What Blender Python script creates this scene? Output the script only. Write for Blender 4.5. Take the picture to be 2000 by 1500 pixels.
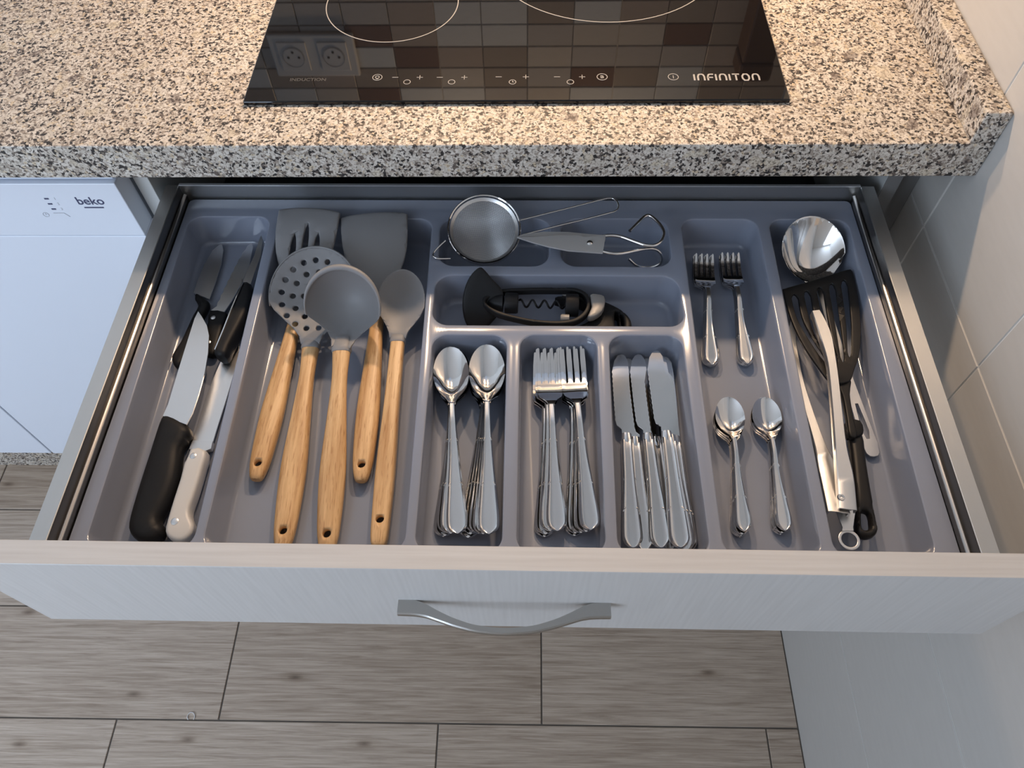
import bpy, bmesh, math, random
import numpy as np
from mathutils import Vector, Matrix
from mathutils.geometry import delaunay_2d_cdt

for o in list(bpy.data.objects): bpy.data.objects.remove(o)
SC = bpy.context.scene
COL = SC.collection
PI = math.pi
ZC = 0.93                       # height of the worktop above the floor

# ------------------------------------------------------------------ camera
F_PX, PITCH, YAW, ROLL = 1477.93, 0.99582, -0.04025, -0.02958
CPOS = Vector((0.00806, -0.63327, ZC + 0.523))
_cp, _sp = math.cos(PITCH), math.sin(PITCH)
FW = Vector((math.sin(YAW) * _cp, math.cos(YAW) * _cp, -_sp))
_r = Vector((math.cos(YAW), -math.sin(YAW), 0)); _u = _r.cross(FW)
RT = _r * math.cos(ROLL) + _u * math.sin(ROLL)
UP = _u * math.cos(ROLL) - _r * math.sin(ROLL)
cam = bpy.data.cameras.new('camera'); cam_o = bpy.data.objects.new('camera', cam); COL.objects.link(cam_o)
cam.sensor_fit = 'HORIZONTAL'; cam.sensor_width = 36; cam.lens = F_PX * 36 / 2000
cam.clip_start = 0.01; cam.clip_end = 50
cam_o.matrix_world = Matrix(((RT.x, UP.x, -FW.x, CPOS.x), (RT.y, UP.y, -FW.y, CPOS.y), (RT.z, UP.z, -FW.z, CPOS.z), (0, 0, 0, 1)))
SC.camera = cam_o

# ------------------------------------------------------------------ light
SC.view_settings.view_transform = 'Standard'; SC.view_settings.look = 'None'
SC.view_settings.gamma = 1; SC.view_settings.use_curve_mapping = False
SC.view_settings.exposure = 0.0
w = bpy.data.worlds.new('world'); SC.world = w; w.use_nodes = True
w.node_tree.nodes['Background'].inputs[0].default_value = (0.55, 0.68, 0.9, 1)
w.node_tree.nodes['Background'].inputs[1].default_value = 0.6
HOOD_Z, HOOD_Y = ZC + 0.66, 0.46
LAMP_X = (-0.13, 0.15)
LAMP_W, LAMP_COL = 5.9, (1.0, 0.70, 0.45)
WIN_C, WIN_S = Vector((-1.65, -2.02, 1.45)), (1.4, 1.6)
WIN_W, WIN_COL = 41, (0.69, 0.82, 1.0)
def area(name, loc, size, power, col, direction, shape='RECTANGLE', size_y=None):
    l = bpy.data.lights.new(name, 'AREA'); l.shape = shape; l.size = size
    if size_y: l.size_y = size_y
    l.energy = power; l.color = col
    o = bpy.data.objects.new(name, l); COL.objects.link(o); o.location = loc
    o.rotation_euler = Vector(direction).to_track_quat('-Z', 'Y').to_euler()
    return o
area('window_daylight', WIN_C, WIN_S[0], WIN_W, WIN_COL, (0, 1, 0), size_y=WIN_S[1])

# ------------------------------------------------------------------ helpers
def at(px, py, z):
    """point of the plane z (metres relative to the worktop) seen at a photo position"""
    d = FW + RT * ((px - 1000) / F_PX) + UP * ((750 - py) / F_PX)
    return CPOS + d * ((ZC + z - CPOS.z) / d.z)
def at_y(px, py, Y):
    d = FW + RT * ((px - 1000) / F_PX) + UP * ((750 - py) / F_PX)
    return CPOS + d * ((Y - CPOS.y) / d.y)
def meta(o, label=None, cat=None, group=None, kind=None):
    if label: o['label'] = label
    if cat: o['category'] = cat
    if group: o['group'] = group
    if kind: o['kind'] = kind
    return o
def mesh(name, V, Fc, mat, parent=None, smooth=30, loc=None):
    me = bpy.data.meshes.new(name)
    me.from_pydata([tuple(v) for v in V], [], [tuple(f) for f in Fc]); me.validate()
    bm = bmesh.new(); bm.from_mesh(me)
    bmesh.ops.remove_doubles(bm, verts=bm.verts, dist=1e-6)
    bmesh.ops.recalc_face_normals(bm, faces=bm.faces)
    bm.to_mesh(me); bm.free()
    if smooth:
        me.shade_smooth(); me.set_sharp_from_angle(angle=math.radians(smooth))
    me.materials.append(mat)
    o = bpy.data.objects.new(name, me); COL.objects.link(o)
    if parent: o.parent = parent
    if loc is not None: o.location = loc
    return o
def empty(name, loc=(0, 0, 0), rz=0):
    o = bpy.data.objects.new(name, None); COL.objects.link(o); o.location = loc; o.rotation_euler = (0, 0, rz)
    o.empty_display_size = .02
    return o
def thing(name, label, cat, loc=(0, 0, 0), rz=0, group=None):
    return meta(empty(name, loc, rz), label, cat, group)
def copy_tree(o, parent=None):
    c = o.copy(); COL.objects.link(c)
    if parent: c.parent = parent
    for ch in [k for k in bpy.data.objects if k.parent == o]: copy_tree(ch, c)
    return c
def aim(o, A, B, roll=0):
    """put o at A with its local y axis towards B"""
    A, B = Vector(A), Vector(B); y = (B - A).normalized(); x = y.cross(Vector((0, 0, 1))).normalized(); z = x.cross(y)
    m = Matrix((x, y, z)).transposed() @ Matrix.Rotation(roll, 3, 'Y')
    o.matrix_world = Matrix.Translation(A) @ m.to_4x4()
    return o
def box(name, a, b, mat, parent=None, bev=0.0, seg=2):
    bm = bmesh.new(); bmesh.ops.create_cube(bm, size=1)
    for v in bm.verts:
        v.co = Vector([(a[i] + b[i]) / 2 + v.co[i] * (b[i] - a[i]) for i in range(3)])
    if bev: bmesh.ops.bevel(bm, geom=list(bm.edges), offset=bev, segments=seg, profile=.5, affect='EDGES')
    me = bpy.data.meshes.new(name); bm.to_mesh(me); bm.free()
    me.materials.append(mat)
    o = bpy.data.objects.new(name, me); COL.objects.link(o)
    if parent: o.parent = parent
    return o
def prism(name, prof, x0, x1, mat, parent=None, smooth=30):
    """profile in (y, z) swept along x"""
    n = len(prof); V = [(x0, p[0], p[1]) for p in prof] + [(x1, p[0], p[1]) for p in prof]
    Fc = [(i, (i + 1) % n, n + (i + 1) % n, n + i) for i in range(n)] + [tuple(range(n)), tuple(range(n, 2 * n))]
    return mesh(name, V, Fc, mat, parent, smooth)
def prism_y(name, prof, y0, y1, mat, parent=None, smooth=30):
    n = len(prof); V = [(p[0], y0, p[1]) for p in prof] + [(p[0], y1, p[1]) for p in prof]
    Fc = [(i, (i + 1) % n, n + (i + 1) % n, n + i) for i in range(n)] + [tuple(range(n)), tuple(range(n, 2 * n))]
    return mesh(name, V, Fc, mat, parent, smooth)
def pchip(xs, ys, q):
    xs, ys = np.array(xs, float), np.array(ys, float); h = np.diff(xs); d = np.diff(ys) / h
    m = np.zeros(len(xs)); m[0], m[-1] = d[0], d[-1]
    for i in range(1, len(xs) - 1):
        if d[i - 1] * d[i] > 0:
            w1, w2 = 2 * h[i] + h[i - 1], h[i] + 2 * h[i - 1]; m[i] = (w1 + w2) / (w1 / d[i - 1] + w2 / d[i])
    q = np.clip(q, xs[0], xs[-1]); k = np.clip(np.searchsorted(xs, q, side='right') - 1, 0, len(h) - 1); t = (q - xs[k]) / h[k]
    return (1 + 2 * t) * (1 - t) ** 2 * ys[k] + t * (1 - t) ** 2 * h[k] * m[k] + t * t * (3 - 2 * t) * ys[k + 1] + t * t * (t - 1) * h[k] * m[k + 1]
def sheet(name, st, mat, parent=None, n=40, ns=10, rim=0.0, smooth=50, ys=None, taper=.35):
    """strip along y. station = (y, centre x, half width, z, sag, thickness); rim = raised border"""
    st = np.array(st, float); y0, y1 = st[0, 0], st[-1, 0]
    if ys is None:
        t = np.linspace(0, 1, n); t = .5 - .5 * np.cos(PI * t); t = .5 * t + .5 * np.linspace(0, 1, n) if False else t
        ys = y0 + (y1 - y0) * t
    C = [pchip(st[:, 0], st[:, k], ys) for k in range(1, 6)]
    S = np.linspace(-1, 1, ns + 1)
    if rim: S = np.array([-1, -.93, -.8, -.68, -.6, -.3, 0, .3, .6, .68, .8, .93, 1]); ns = len(S) - 1
    V = []; Fc = []; m = ns + 1
    for side in (0, 1):
        for i, y in enumerate(ys):
            cx, hw, z, sag, th = [c[i] for c in C]
            for s in S:
                zt = z + sag * (s * s - 1)
                e = abs(s)
                if rim and not side:
                    zt += rim * min(1, hw / .004) * math.exp(-((e - .8) / .1) ** 2)
                if not side: zt -= th * taper * max(0, (e - .75) / .25) ** 2
                V.append((cx + hw * s, y, zt - (th * (1 - taper * .8 * max(0, (e - .75) / .25) ** 2) if side else 0)))
    N = len(ys); off = N * m
    for i in range(N - 1):
        for j in range(ns):
            a = i * m + j
            Fc.append((a, a + 1, a + m + 1, a + m)); Fc.append((off + a, off + a + m, off + a + m + 1, off + a + 1))
        for j in (0, ns):
            a = i * m + j; Fc.append((a, a + m, off + a + m, off + a))
    for i in (0, N - 1):
        for j in range(ns):
            a = i * m + j; Fc.append((a, a + 1, off + a + 1, off + a))
    return mesh(name, V, Fc, mat, parent, smooth)
def inside(P, poly):
    P = np.asarray(P); poly = np.asarray(poly); x, y = P[:, 0], P[:, 1]; r = np.zeros(len(P), bool); n = len(poly); j = n - 1
    for i in range(n):
        xi, yi = poly[i]; xj, yj = poly[j]
        if yi != yj:
            c = ((yi > y) != (yj > y)) & (x < (xj - xi) * (y - yi) / (yj - yi) + xi); r ^= c
        j = i
    return r
def edge_dist(P, loops):
    P = np.asarray(P, float); best = np.full(len(P), 1e9)
    for L in loops:
        L = np.asarray(L, float); A = L; B = np.roll(L, -1, 0)
        for a, b in zip(A, B):
            ab = b - a; t = np.clip(((P - a) @ ab) / (ab @ ab + 1e-18), 0, 1)
            best = np.minimum(best, np.hypot(*(P - a - t[:, None] * ab).T))
    return best
def crom(pts, k=4, closed=True):
    P = [np.array(p, float) for p in pts]; n = len(P); out = []
    for i in range(n if closed else n - 1):
        g = (lambda j: P[j % n]) if closed else (lambda j: P[min(max(j, 0), n - 1)])
        p0, p1, p2, p3 = g(i - 1), g(i), g(i + 1), g(i + 2)
        for s in range(k):
            t = s / k
            out.append(.5 * (2 * p1 + (p2 - p0) * t + (2 * p0 - 5 * p1 + 4 * p2 - p3) * t * t + (3 * p1 - p0 - 3 * p2 + p3) * t ** 3))
    if not closed: out.append(P[-1])
    return out
def circle(cx, cy, rx, ry=None, n=24, a0=0):
    ry = ry or rx
    return [(cx + rx * math.cos(a0 + 2 * PI * i / n), cy + ry * math.sin(a0 + 2 * PI * i / n)) for i in range(n)]
def plate(name, outline, mat, parent=None, holes=(), th=.002, z=0.0, zf=None, rnd=0.0, extra=(), grid=None, smooth=40, puff=False):
    """solid plate from an outline with holes. zf(x, y): height of the surface, rnd: rounding radius of its rims"""
    outline = [tuple(p) for p in outline]; holes = [[tuple(p) for p in h] for h in holes]; loops = [outline] + holes
    pts = list(extra)
    if grid:
        a = np.array(outline); x0, y0 = a.min(0); x1, y1 = a.max(0)
        for i, yy in enumerate(np.arange(y0 + grid * .5, y1, grid)):
            for xx in np.arange(x0 + grid * (.25 if i % 2 else .75), x1, grid): pts.append((xx, yy))
    if rnd:
        for L in loops:
            a = np.array(L); t = np.roll(a, -1, 0) - np.roll(a, 1, 0); t /= np.linalg.norm(t, axis=1)[:, None] + 1e-12
            nr = np.stack([-t[:, 1], t[:, 0]], 1)
            for q in (.12, .4, 1.0):
                for sg in (1, -1): pts += [tuple(p) for p in a + nr * sg * rnd * q]
    if pts:
        pa = np.array(pts); ok = inside(pa, outline)
        for h in holes: ok &= ~inside(pa, h)
        d = edge_dist(pa, loops); ok &= d > (rnd * .1 if rnd else (grid or .002) * .3)
        pa = pa[ok]; keep = []; cell = {}; md = (rnd * .1 if rnd else .0002)
        for p in pa:
            k = (round(p[0] / md / 2), round(p[1] / md / 2))
            if k not in cell: cell[k] = 1; keep.append(p)
        pts = keep
    V2 = []; E = []
    for L in loops:
        b = len(V2); V2 += L; E += [(b + i, b + (i + 1) % len(L)) for i in range(len(L))]
    V2 += [tuple(p) for p in pts]
    vs, es, fs, *_ = delaunay_2d_cdt([Vector(p) for p in V2], E, [], 0, 1e-7)
    A = np.array([(v.x, v.y) for v in vs]); T = np.array([f for f in fs if len(f) == 3]); cen = A[T].mean(1)
    ok = inside(cen, outline)
    for h in holes: ok &= ~inside(cen, h)
    T = T[ok]
    d = edge_dist(A, loops)
    zz = np.array([zf(x, y) for x, y in A]) if zf else np.full(len(A), z)
    if rnd:
        q = 1 - np.clip(d / rnd, 0, 1); k = np.sqrt(np.clip(1 - q * q, 0, 1))
    else: k = np.ones(len(A))
    if puff: top = zz - th / 2 + th / 2 * k; bot = zz - th / 2 - th / 2 * k
    else: top = zz - min(rnd, th / 2) * (1 - k); bot = zz - th + min(rnd, th / 2) * (1 - k)
    n = len(A)
    V = [(A[i, 0], A[i, 1], top[i]) for i in range(n)] + [(A[i, 0], A[i, 1], bot[i]) for i in range(n)]
    Fc = [tuple(t) for t in T] + [(t[0] + n, t[2] + n, t[1] + n) for t in T]
    cnt = {}
    for t in T:
        for a, b in ((t[0], t[1]), (t[1], t[2]), (t[2], t[0])): cnt[tuple(sorted((a, b)))] = cnt.get(tuple(sorted((a, b))), 0) + 1
    if not puff:
        for (a, b), c in cnt.items():
            if c == 1: Fc.append((a, b, b + n, a + n))
    return mesh(name, V, Fc, mat, parent, smooth)
def tube(name, pts, r, mat, parent=None, sides=8, closed=False, flat=1.0, smooth=60):
    P = [Vector(p) for p in pts]; n = len(P); V = []; Fc = []; up = None
    rr = r if isinstance(r, (list, tuple)) else [r] * n
    for i in range(n):
        a = P[(i - 1) % n] if closed or i > 0 else P[i]; b = P[(i + 1) % n] if closed or i < n - 1 else P[i]
        t = (b - a).normalized()
        if up is None: up = (Vector((0, 0, 1)) if abs(t.z) < .9 else Vector((1, 0, 0)))
        up = (up - t * up.dot(t)).normalized(); sd = t.cross(up)
        for k in range(sides):
            q = 2 * PI * k / sides; V.append(P[i] + sd * math.cos(q) * rr[i] + up * math.sin(q) * rr[i] * flat)
    for i in range(n if closed else n - 1):
        for k in range(sides):
            a = i * sides + k; b = i * sides + (k + 1) % sides; c = ((i + 1) % n) * sides
            Fc.append((a, b, c + (k + 1) % sides, c + k))
    if not closed: Fc += [tuple(range(sides)), tuple(range((n - 1) * sides, n * sides))]
    return mesh(name, V, Fc, mat, parent, smooth)
def lathe(name, prof, mat, parent=None, n=32, axis='z', smooth=40, loc=None):
    V = []; Fc = []; m = len(prof)
    for i in range(n):
        c, s = math.cos(2 * PI * i / n), math.sin(2 * PI * i / n)
        for r, h in prof: V.append({'z': (r * c, r * s, h), 'y': (r * c, h, r * s), 'x': (h, r * c, r * s)}[axis])
    for i in range(n):
        for j in range(m - 1):
            a, b = i * m + j, ((i + 1) % n) * m + j; Fc.append((a, a + 1, b + 1, b))
    return mesh(name, V, Fc, mat, parent, smooth, loc)
def wp(pts, z): return [(lambda p: (p.x, p.y))(at(x, y, z)) for x, y in pts]
def sub(pts, o): return [(p[0] - o[0], p[1] - o[1]) for p in pts]
def text(name, s, mat, parent, size, mtx, th=.0002, align='LEFT'):
    cu = bpy.data.curves.new(name, 'FONT'); cu.body = s; cu.size = size; cu.extrude = th; cu.align_x = align; cu.offset = size * .012
    t = bpy.data.objects.new(name, cu); COL.objects.link(t)
    dg = bpy.context.evaluated_depsgraph_get(); me = bpy.data.meshes.new_from_object(t.evaluated_get(dg))
    bpy.data.objects.remove(t); me.materials.clear(); me.materials.append(mat)
    o = bpy.data.objects.new(name, me); COL.objects.link(o); o.parent = parent; o.matrix_local = mtx
    return o
def strokes(name, lines, wd, mat, parent, mtx, th=.0003):
    """flat line art: every polyline becomes a thin ribbon in the local xy plane"""
    V = []; Fc = []
    for L in lines:
        P = [np.array(p, float) for p in L]; n = len(P); cl = n > 3 and np.linalg.norm(P[0] - P[-1]) < 1e-9
        if cl: P = P[:-1]; n -= 1
        b = len(V)
        for i in range(n):
            t0 = P[i] - P[i - 1] if (i > 0 or cl) else P[1] - P[0]; t1 = P[(i + 1) % n] - P[i] if (i < n - 1 or cl) else P[i] - P[i - 1]
            t0 = t0 / np.linalg.norm(t0); t1 = t1 / np.linalg.norm(t1); n0 = np.array([-t0[1], t0[0]]); n1 = np.array([-t1[1], t1[0]])
            m = n0 + n1; m = m / (np.linalg.norm(m) + 1e-9); m = m / max(.5, m @ n0)
            for s, hh in ((1, 0), (-1, 0), (1, th), (-1, th)): q = P[i] + m * wd / 2 * s; V.append((q[0], q[1], hh))
        for i in range(n if cl else n - 1):
            a = b + 4 * i; c = b + 4 * ((i + 1) % n)
            Fc += [(a + 2, a + 3, c + 3, c + 2), (a, c, c + 1, a + 1), (a, a + 2, c + 2, c), (a + 1, c + 1, c + 3, a + 3)]
        if not cl:
            for a in (b, b + 4 * (n - 1)): Fc.append((a, a + 1, a + 3, a + 2))
    o = mesh(name, V, Fc, mat, parent, 0); o.matrix_local = mtx
    return o
def arc(cx, cy, r, a0=0, a1=360, n=24):
    return [(cx + r * math.cos(math.radians(a0 + (a1 - a0) * i / n)), cy + r * math.sin(math.radians(a0 + (a1 - a0) * i / n))) for i in range(n + 1)]
def closed(p): p = list(p); p[-1] = p[0]; return p

# ------------------------------------------------------------------ materials
def mat(name, col=(.5, .5, .5), rough=.5, metal=0.0, **kw):
    m = bpy.data.materials.new(name); m.use_nodes = True; b = m.node_tree.nodes['Principled BSDF']
    b.inputs['Base Color'].default_value = (*col, 1); b.inputs['Roughness'].default_value = rough; b.inputs['Metallic'].default_value = metal
    for k, v in kw.items(): b.inputs[k.replace('_', ' ')].default_value = v
    m.diffuse_color = (*col, 1)
    return m
class NT:
    def __init__(s, m): s.t = m.node_tree; s.b = s.t.nodes['Principled BSDF']
    def n(s, typ, ins=None, **props):
        k = s.t.nodes.new('ShaderNode' + typ)
        for a, v in props.items(): setattr(k, a, v)
        for a, v in (ins or {}).items():
            if isinstance(v, bpy.types.NodeSocket): s.t.links.new(v, k.inputs[a])
            else: k.inputs[a].default_value = v
        return k
    def ramp(s, fac, stops, interp='LINEAR'):
        r = s.n('ValToRGB', {'Fac': fac}); c = r.color_ramp; c.interpolation = interp
        while len(c.elements) < len(stops): c.elements.new(.5)
        for e, (p, col) in zip(c.elements, stops): e.position = p; e.color = (*col, 1)
        return r.outputs['Color']
    def mix(s, fac, a, b, blend='MIX'):
        k = s.t.nodes.new('ShaderNodeMix'); k.data_type = 'RGBA'; k.blend_type = blend
        for i, v in ((0, fac), (6, a), (7, b)):
            if isinstance(v, bpy.types.NodeSocket): s.t.links.new(v, k.inputs[i])
            else: k.inputs[i].default_value = v if i == 0 else (*v, 1)
        return k.outputs[2]
    def set(s, name, sock): s.t.links.new(sock, s.b.inputs[name])
    def bump(s, h, strength=.2, dist=.001):
        k = s.n('Bump', {'Height': h, 'Strength': strength, 'Distance': dist}); s.set('Normal', k.outputs[0])
    def coord(s, scale=(1, 1, 1), which='Object', rnd=0.0):
        tc = s.n('TexCoord'); v = tc.outputs[which]
        if rnd:
            oi = s.n('ObjectInfo'); k = s.n('VectorMath', {0: v}, operation='ADD')
            c = s.n('CombineXYZ'); mm = s.n('Math', {0: oi.outputs['Random'], 1: rnd}, operation='MULTIPLY')
            for q in 'XYZ': s.t.links.new(mm.outputs[0], c.inputs[q])
            s.t.links.new(c.outputs[0], k.inputs[1]); v = k.outputs[0]
        return s.n('Mapping', {'Vector': v, 'Scale': scale}).outputs[0]

def granite():
    m = mat('granite', rough=.55); k = NT(m); v = k.coord()
    nz = k.n('TexNoise', {'Vector': v, 'Scale': 260.0, 'Detail': 3.0})
    dv = k.n('VectorMath', {0: nz.outputs['Color'], 'Scale': .0055}, operation='SCALE'); vv = k.n('VectorMath', {0: v, 1: dv.outputs[0]}, operation='ADD').outputs[0]
    a = k.n('TexVoronoi', {'Vector': vv, 'Scale': 370.0}); r = k.n('SeparateColor', {0: a.outputs['Color']})
    base = k.ramp(r.outputs[0], [(0, (.028, .025, .025)), (.15, (.14, .115, .10)), (.25, (.34, .295, .25)), (.41, (.55, .51, .45)), (.70, (.66, .62, .56)), (.94, (.58, .49, .36))], 'CONSTANT')
    b2 = k.n('TexVoronoi', {'Vector': vv, 'Scale': 85.0}); r2 = k.n('SeparateColor', {0: b2.outputs['Color']})
    big = k.ramp(r2.outputs[1], [(0, (0, 0, 0)), (.96, (.6, .6, .6))], 'CONSTANT')
    c1 = k.mix(big, base, k.ramp(r2.outputs[0], [(0, (.60, .54, .43)), (.7, (.13, .10, .09))], 'CONSTANT'))
    fine = k.n('TexNoise', {'Vector': v, 'Scale': 420.0, 'Detail': 2.0})
    sp = k.ramp(fine.outputs['Fac'], [(.36, (.30, .27, .25)), (.46, (1, 1, 1))])
    c2 = k.mix(.85, c1, sp, 'MULTIPLY')
    lo = k.n('TexNoise', {'Vector': v, 'Scale': 9.0, 'Detail': 2.0}); c3 = k.mix(.35, c2, k.ramp(lo.outputs['Fac'], [(.35, (.80, .74, .70)), (.65, (1, 1, 1))]), 'MULTIPLY')
    k.set('Base Color', c3); return m
def floor_wood():
    m = mat('wood_look_floor_tile', rough=.42); k = NT(m); v = k.coord((1, 1, 1), rnd=7.0)
    st = k.n('Mapping', {'Vector': v, 'Scale': (2.0, 52.0, 5.0)}).outputs[0]
    g = k.n('TexNoise', {'Vector': st, 'Scale': 3.4, 'Detail': 9.0, 'Roughness': .68, 'Distortion': .6})
    col = k.ramp(g.outputs['Fac'], [(.28, (.31, .235, .175)), (.45, (.47, .375, .295)), (.58, (.58, .475, .385)), (.75, (.68, .585, .485))])
    f2 = k.n('TexNoise', {'Vector': k.n('Mapping', {'Vector': v, 'Scale': (9, 260, 9)}).outputs[0], 'Scale': 2.0, 'Detail': 4.0})
    col = k.mix(.35, col, k.ramp(f2.outputs['Fac'], [(.35, (.55, .5, .46)), (.6, (1, 1, 1))]), 'MULTIPLY')
    kn = k.n('TexVoronoi', {'Vector': k.n('Mapping', {'Vector': v, 'Scale': (2.1, 5.5, 5)}).outputs[0], 'Scale': 1.0}, voronoi_dimensions='2D')
    knot = k.ramp(kn.outputs['Distance'], [(0, (.22, .18, .15)), (.014, (.45, .40, .36)), (.035, (.85, .83, .8)), (.07, (1, 1, 1))])
    col = k.mix(.8, col, knot, 'MULTIPLY')
    oi = k.n('ObjectInfo'); tone = k.ramp(oi.outputs['Random'], [(0, (.86, .84, .82)), (1, (1.0, 1.0, 1.0))])
    k.set('Base Color', k.mix(1.0, col, tone, 'MULTIPLY')); k.bump(g.outputs['Fac'], .12, .002); return m
def wood(name, dark, light, scale=1.0):
    m = mat(name, light, .42); k = NT(m); v = k.coord((1, 1, 1), rnd=3.0)
    g = k.n('TexNoise', {'Vector': k.n('Mapping', {'Vector': v, 'Scale': (60 * scale, 4 * scale, 60 * scale)}).outputs[0], 'Scale': 2.5, 'Detail': 5.0, 'Roughness': .6})
    col = k.ramp(g.outputs['Fac'], [(.3, dark), (.65, light)])
    p = k.n('TexNoise', {'Vector': k.n('Mapping', {'Vector': v, 'Scale': (420, 26, 420)}).outputs[0], 'Scale': 2.0, 'Detail': 2.0})
    col = k.mix(.6, col, k.ramp(p.outputs['Fac'], [(.33, (.55, .40, .28)), (.42, (1, 1, 1))]), 'MULTIPLY')
    k.set('Base Color', col); k.bump(p.outputs['Fac'], .08, .0005); return m
def front_laminate():
    m = mat('white_washed_laminate', rough=.45); k = NT(m); v = k.coord()
    wv = k.n('TexWave', {'Vector': k.n('Mapping', {'Vector': v, 'Scale': (1, .3, .16)}).outputs[0], 'Scale': 62.0, 'Distortion': 5.0, 'Detail': 3.0, 'Detail Scale': 1.2})
    g = k.n('TexNoise', {'Vector': k.n('Mapping', {'Vector': v, 'Scale': (150, 20, 7)}).outputs[0], 'Scale': 1.5, 'Detail': 5.0})
    col = k.mix(.10, k.ramp(g.outputs['Fac'], [(.3, (.57, .555, .54)), (.7, (.62, .605, .59))]), k.ramp(wv.outputs['Fac'], [(.2, (.53, .52, .51)), (.8, (.65, .64, .63))]))
    k.set('Base Color', col); k.bump(g.outputs['Fac'], .03, .0004); return m
def rail_metal(name, col, rough):
    m = mat(name, col, rough, 1.0); k = NT(m)
    g = k.n('TexNoise', {'Vector': k.coord((300, 3, 300)), 'Scale': 3.0, 'Detail': 2.0}); k.bump(g.outputs['Fac'], .03, .0003); return m
def wall_tile():
    m = mat('beige_wall_tile', (.56, .545, .52), .32); k = NT(m)
    g = k.n('TexNoise', {'Vector': k.coord((14, 14, 70), rnd=3.0), 'Scale': 2.0, 'Detail': 4.0})
    k.set('Base Color', k.ramp(g.outputs['Fac'], [(.3, (.525, .51, .485)), (.7, (.545, .53, .505))])); k.bump(g.outputs['Fac'], .01, .001); return m
def mosaic():
    m = mat('backsplash_tile', rough=.3); k = NT(m); oi = k.n('ObjectInfo')
    col = k.ramp(oi.outputs['Random'], [(0, (.16, .10, .075)), (.14, (.30, .26, .22)), (.32, (.46, .43, .39)), (.52, (.36, .31, .27)), (.66, (.52, .54, .55)), (.84, (.40, .38, .36))], 'CONSTANT')
    g = k.n('TexNoise', {'Vector': k.coord((20, 20, 260)), 'Scale': 2.0, 'Detail': 3.0})
    k.set('Base Color', k.mix(.25, col, k.ramp(g.outputs['Fac'], [(.3, (.6, .6, .6)), (.6, (1, 1, 1))]), 'MULTIPLY')); return m
def brushed(name, col, rough):
    m = mat(name, col, rough, 1.0); k = NT(m)
    g = k.n('TexNoise', {'Vector': k.coord((500, 12, 500)), 'Scale': 2.0, 'Detail': 2.0}); k.bump(g.outputs['Fac'], .04, .0002); return m
def edge_laminate():
    m = mat('beige_edge_band', rough=.45); k = NT(m)
    g = k.n('TexNoise', {'Vector': k.coord((5, 160, 10)), 'Scale': 2.0, 'Detail': 4.0})
    k.set('Base Color', k.ramp(g.outputs['Fac'], [(.3, (.555, .53, .505)), (.7, (.62, .60, .575))])); return m
M = dict(
    edge=edge_laminate(),
    granite=granite(), floor=floor_wood(), grout=mat('floor_grout', (.16, .14, .12), .8), wall_grout=mat('wall_grout', (.80, .78, .74), .8),
    tile=wall_tile(), mosaic=mosaic(), paint=mat('wall_paint', (.74, .73, .71), .7), ceil=mat('ceiling_paint', (.84, .84, .83), .8),
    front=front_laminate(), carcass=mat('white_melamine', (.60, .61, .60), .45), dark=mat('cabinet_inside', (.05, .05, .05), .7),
    rail=rail_metal('drawer_rail_metal', (.60, .60, .59), .42), rail_dark=rail_metal('drawer_rail_inner', (.22, .21, .20), .3), track=mat('polished_track', (.52, .50, .48), .28, 1.0), lit_edge=mat('lit_edge_metal', (.80, .81, .83), .35, .7), grey=mat('shade_grey', (.17, .17, .17), .5),  # back plate's top edge brightened for caught light, grey darkened for shade
    tray=mat('grey_tray_plastic', (.235, .262, .330), .15), glass=mat('black_hob_glass', (.004, .004, .005), .03), print=mat('hob_print', (.36, .35, .34), .5), print_dim=mat('dim_hob_print', (.05, .05, .05), .5),
    white=mat('white_enamel', (.70, .75, .84), .25), blue=mat('dark_blue_print', (.05, .06, .13), .5), faint=mat('pale_grey_print', (.45, .47, .52), .5), gap=mat('door_gap', (.12, .12, .13), .7),
    chrome=mat('polished_steel', (.80, .79, .78), .07, 1.0), cutlery=mat('cutlery_handle_steel', (.74, .74, .74), .15, 1.0), soft=mat('matt_steel', (.66, .66, .66), .42, .55), steel=brushed('satin_steel', (.72, .72, .72), .36), blade=brushed('knife_steel', (.76, .76, .76), .33),
    sil=mat('grey_silicone', (.225, .225, .232), .5), wood=wood('oiled_wood', (.46, .25, .10), (.74, .49, .25)), black=mat('black_plastic', (.011, .011, .012), .5, Specular_IOR_Level=.22),
    turner=mat('black_nylon', (.012, .011, .011), .42, Specular_IOR_Level=.3), white_pl=mat('white_plastic', (.62, .61, .59), .4), nickel=rail_metal('brushed_nickel', (.46, .45, .43), .3),
    dull=mat('dull_grey_plastic', (.24, .23, .22), .35), hole=mat('dark_hole', (.012, .01, .009), .8), socket=mat('socket_plastic', (.55, .56, .57), .35), brown=mat('dark_brown_wood', (.07, .035, .018), .35),
    lint=mat('white_lint', (.7, .68, .66), .9), lamp=None)
lm = bpy.data.materials.new('lamp_lens'); lm.use_nodes = True; lb = lm.node_tree.nodes['Principled BSDF']
lb.inputs['Emission Color'].default_value = (*LAMP_COL, 1); lb.inputs['Emission Strength'].default_value = 6; M['lamp'] = lm
random.seed(4)

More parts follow.
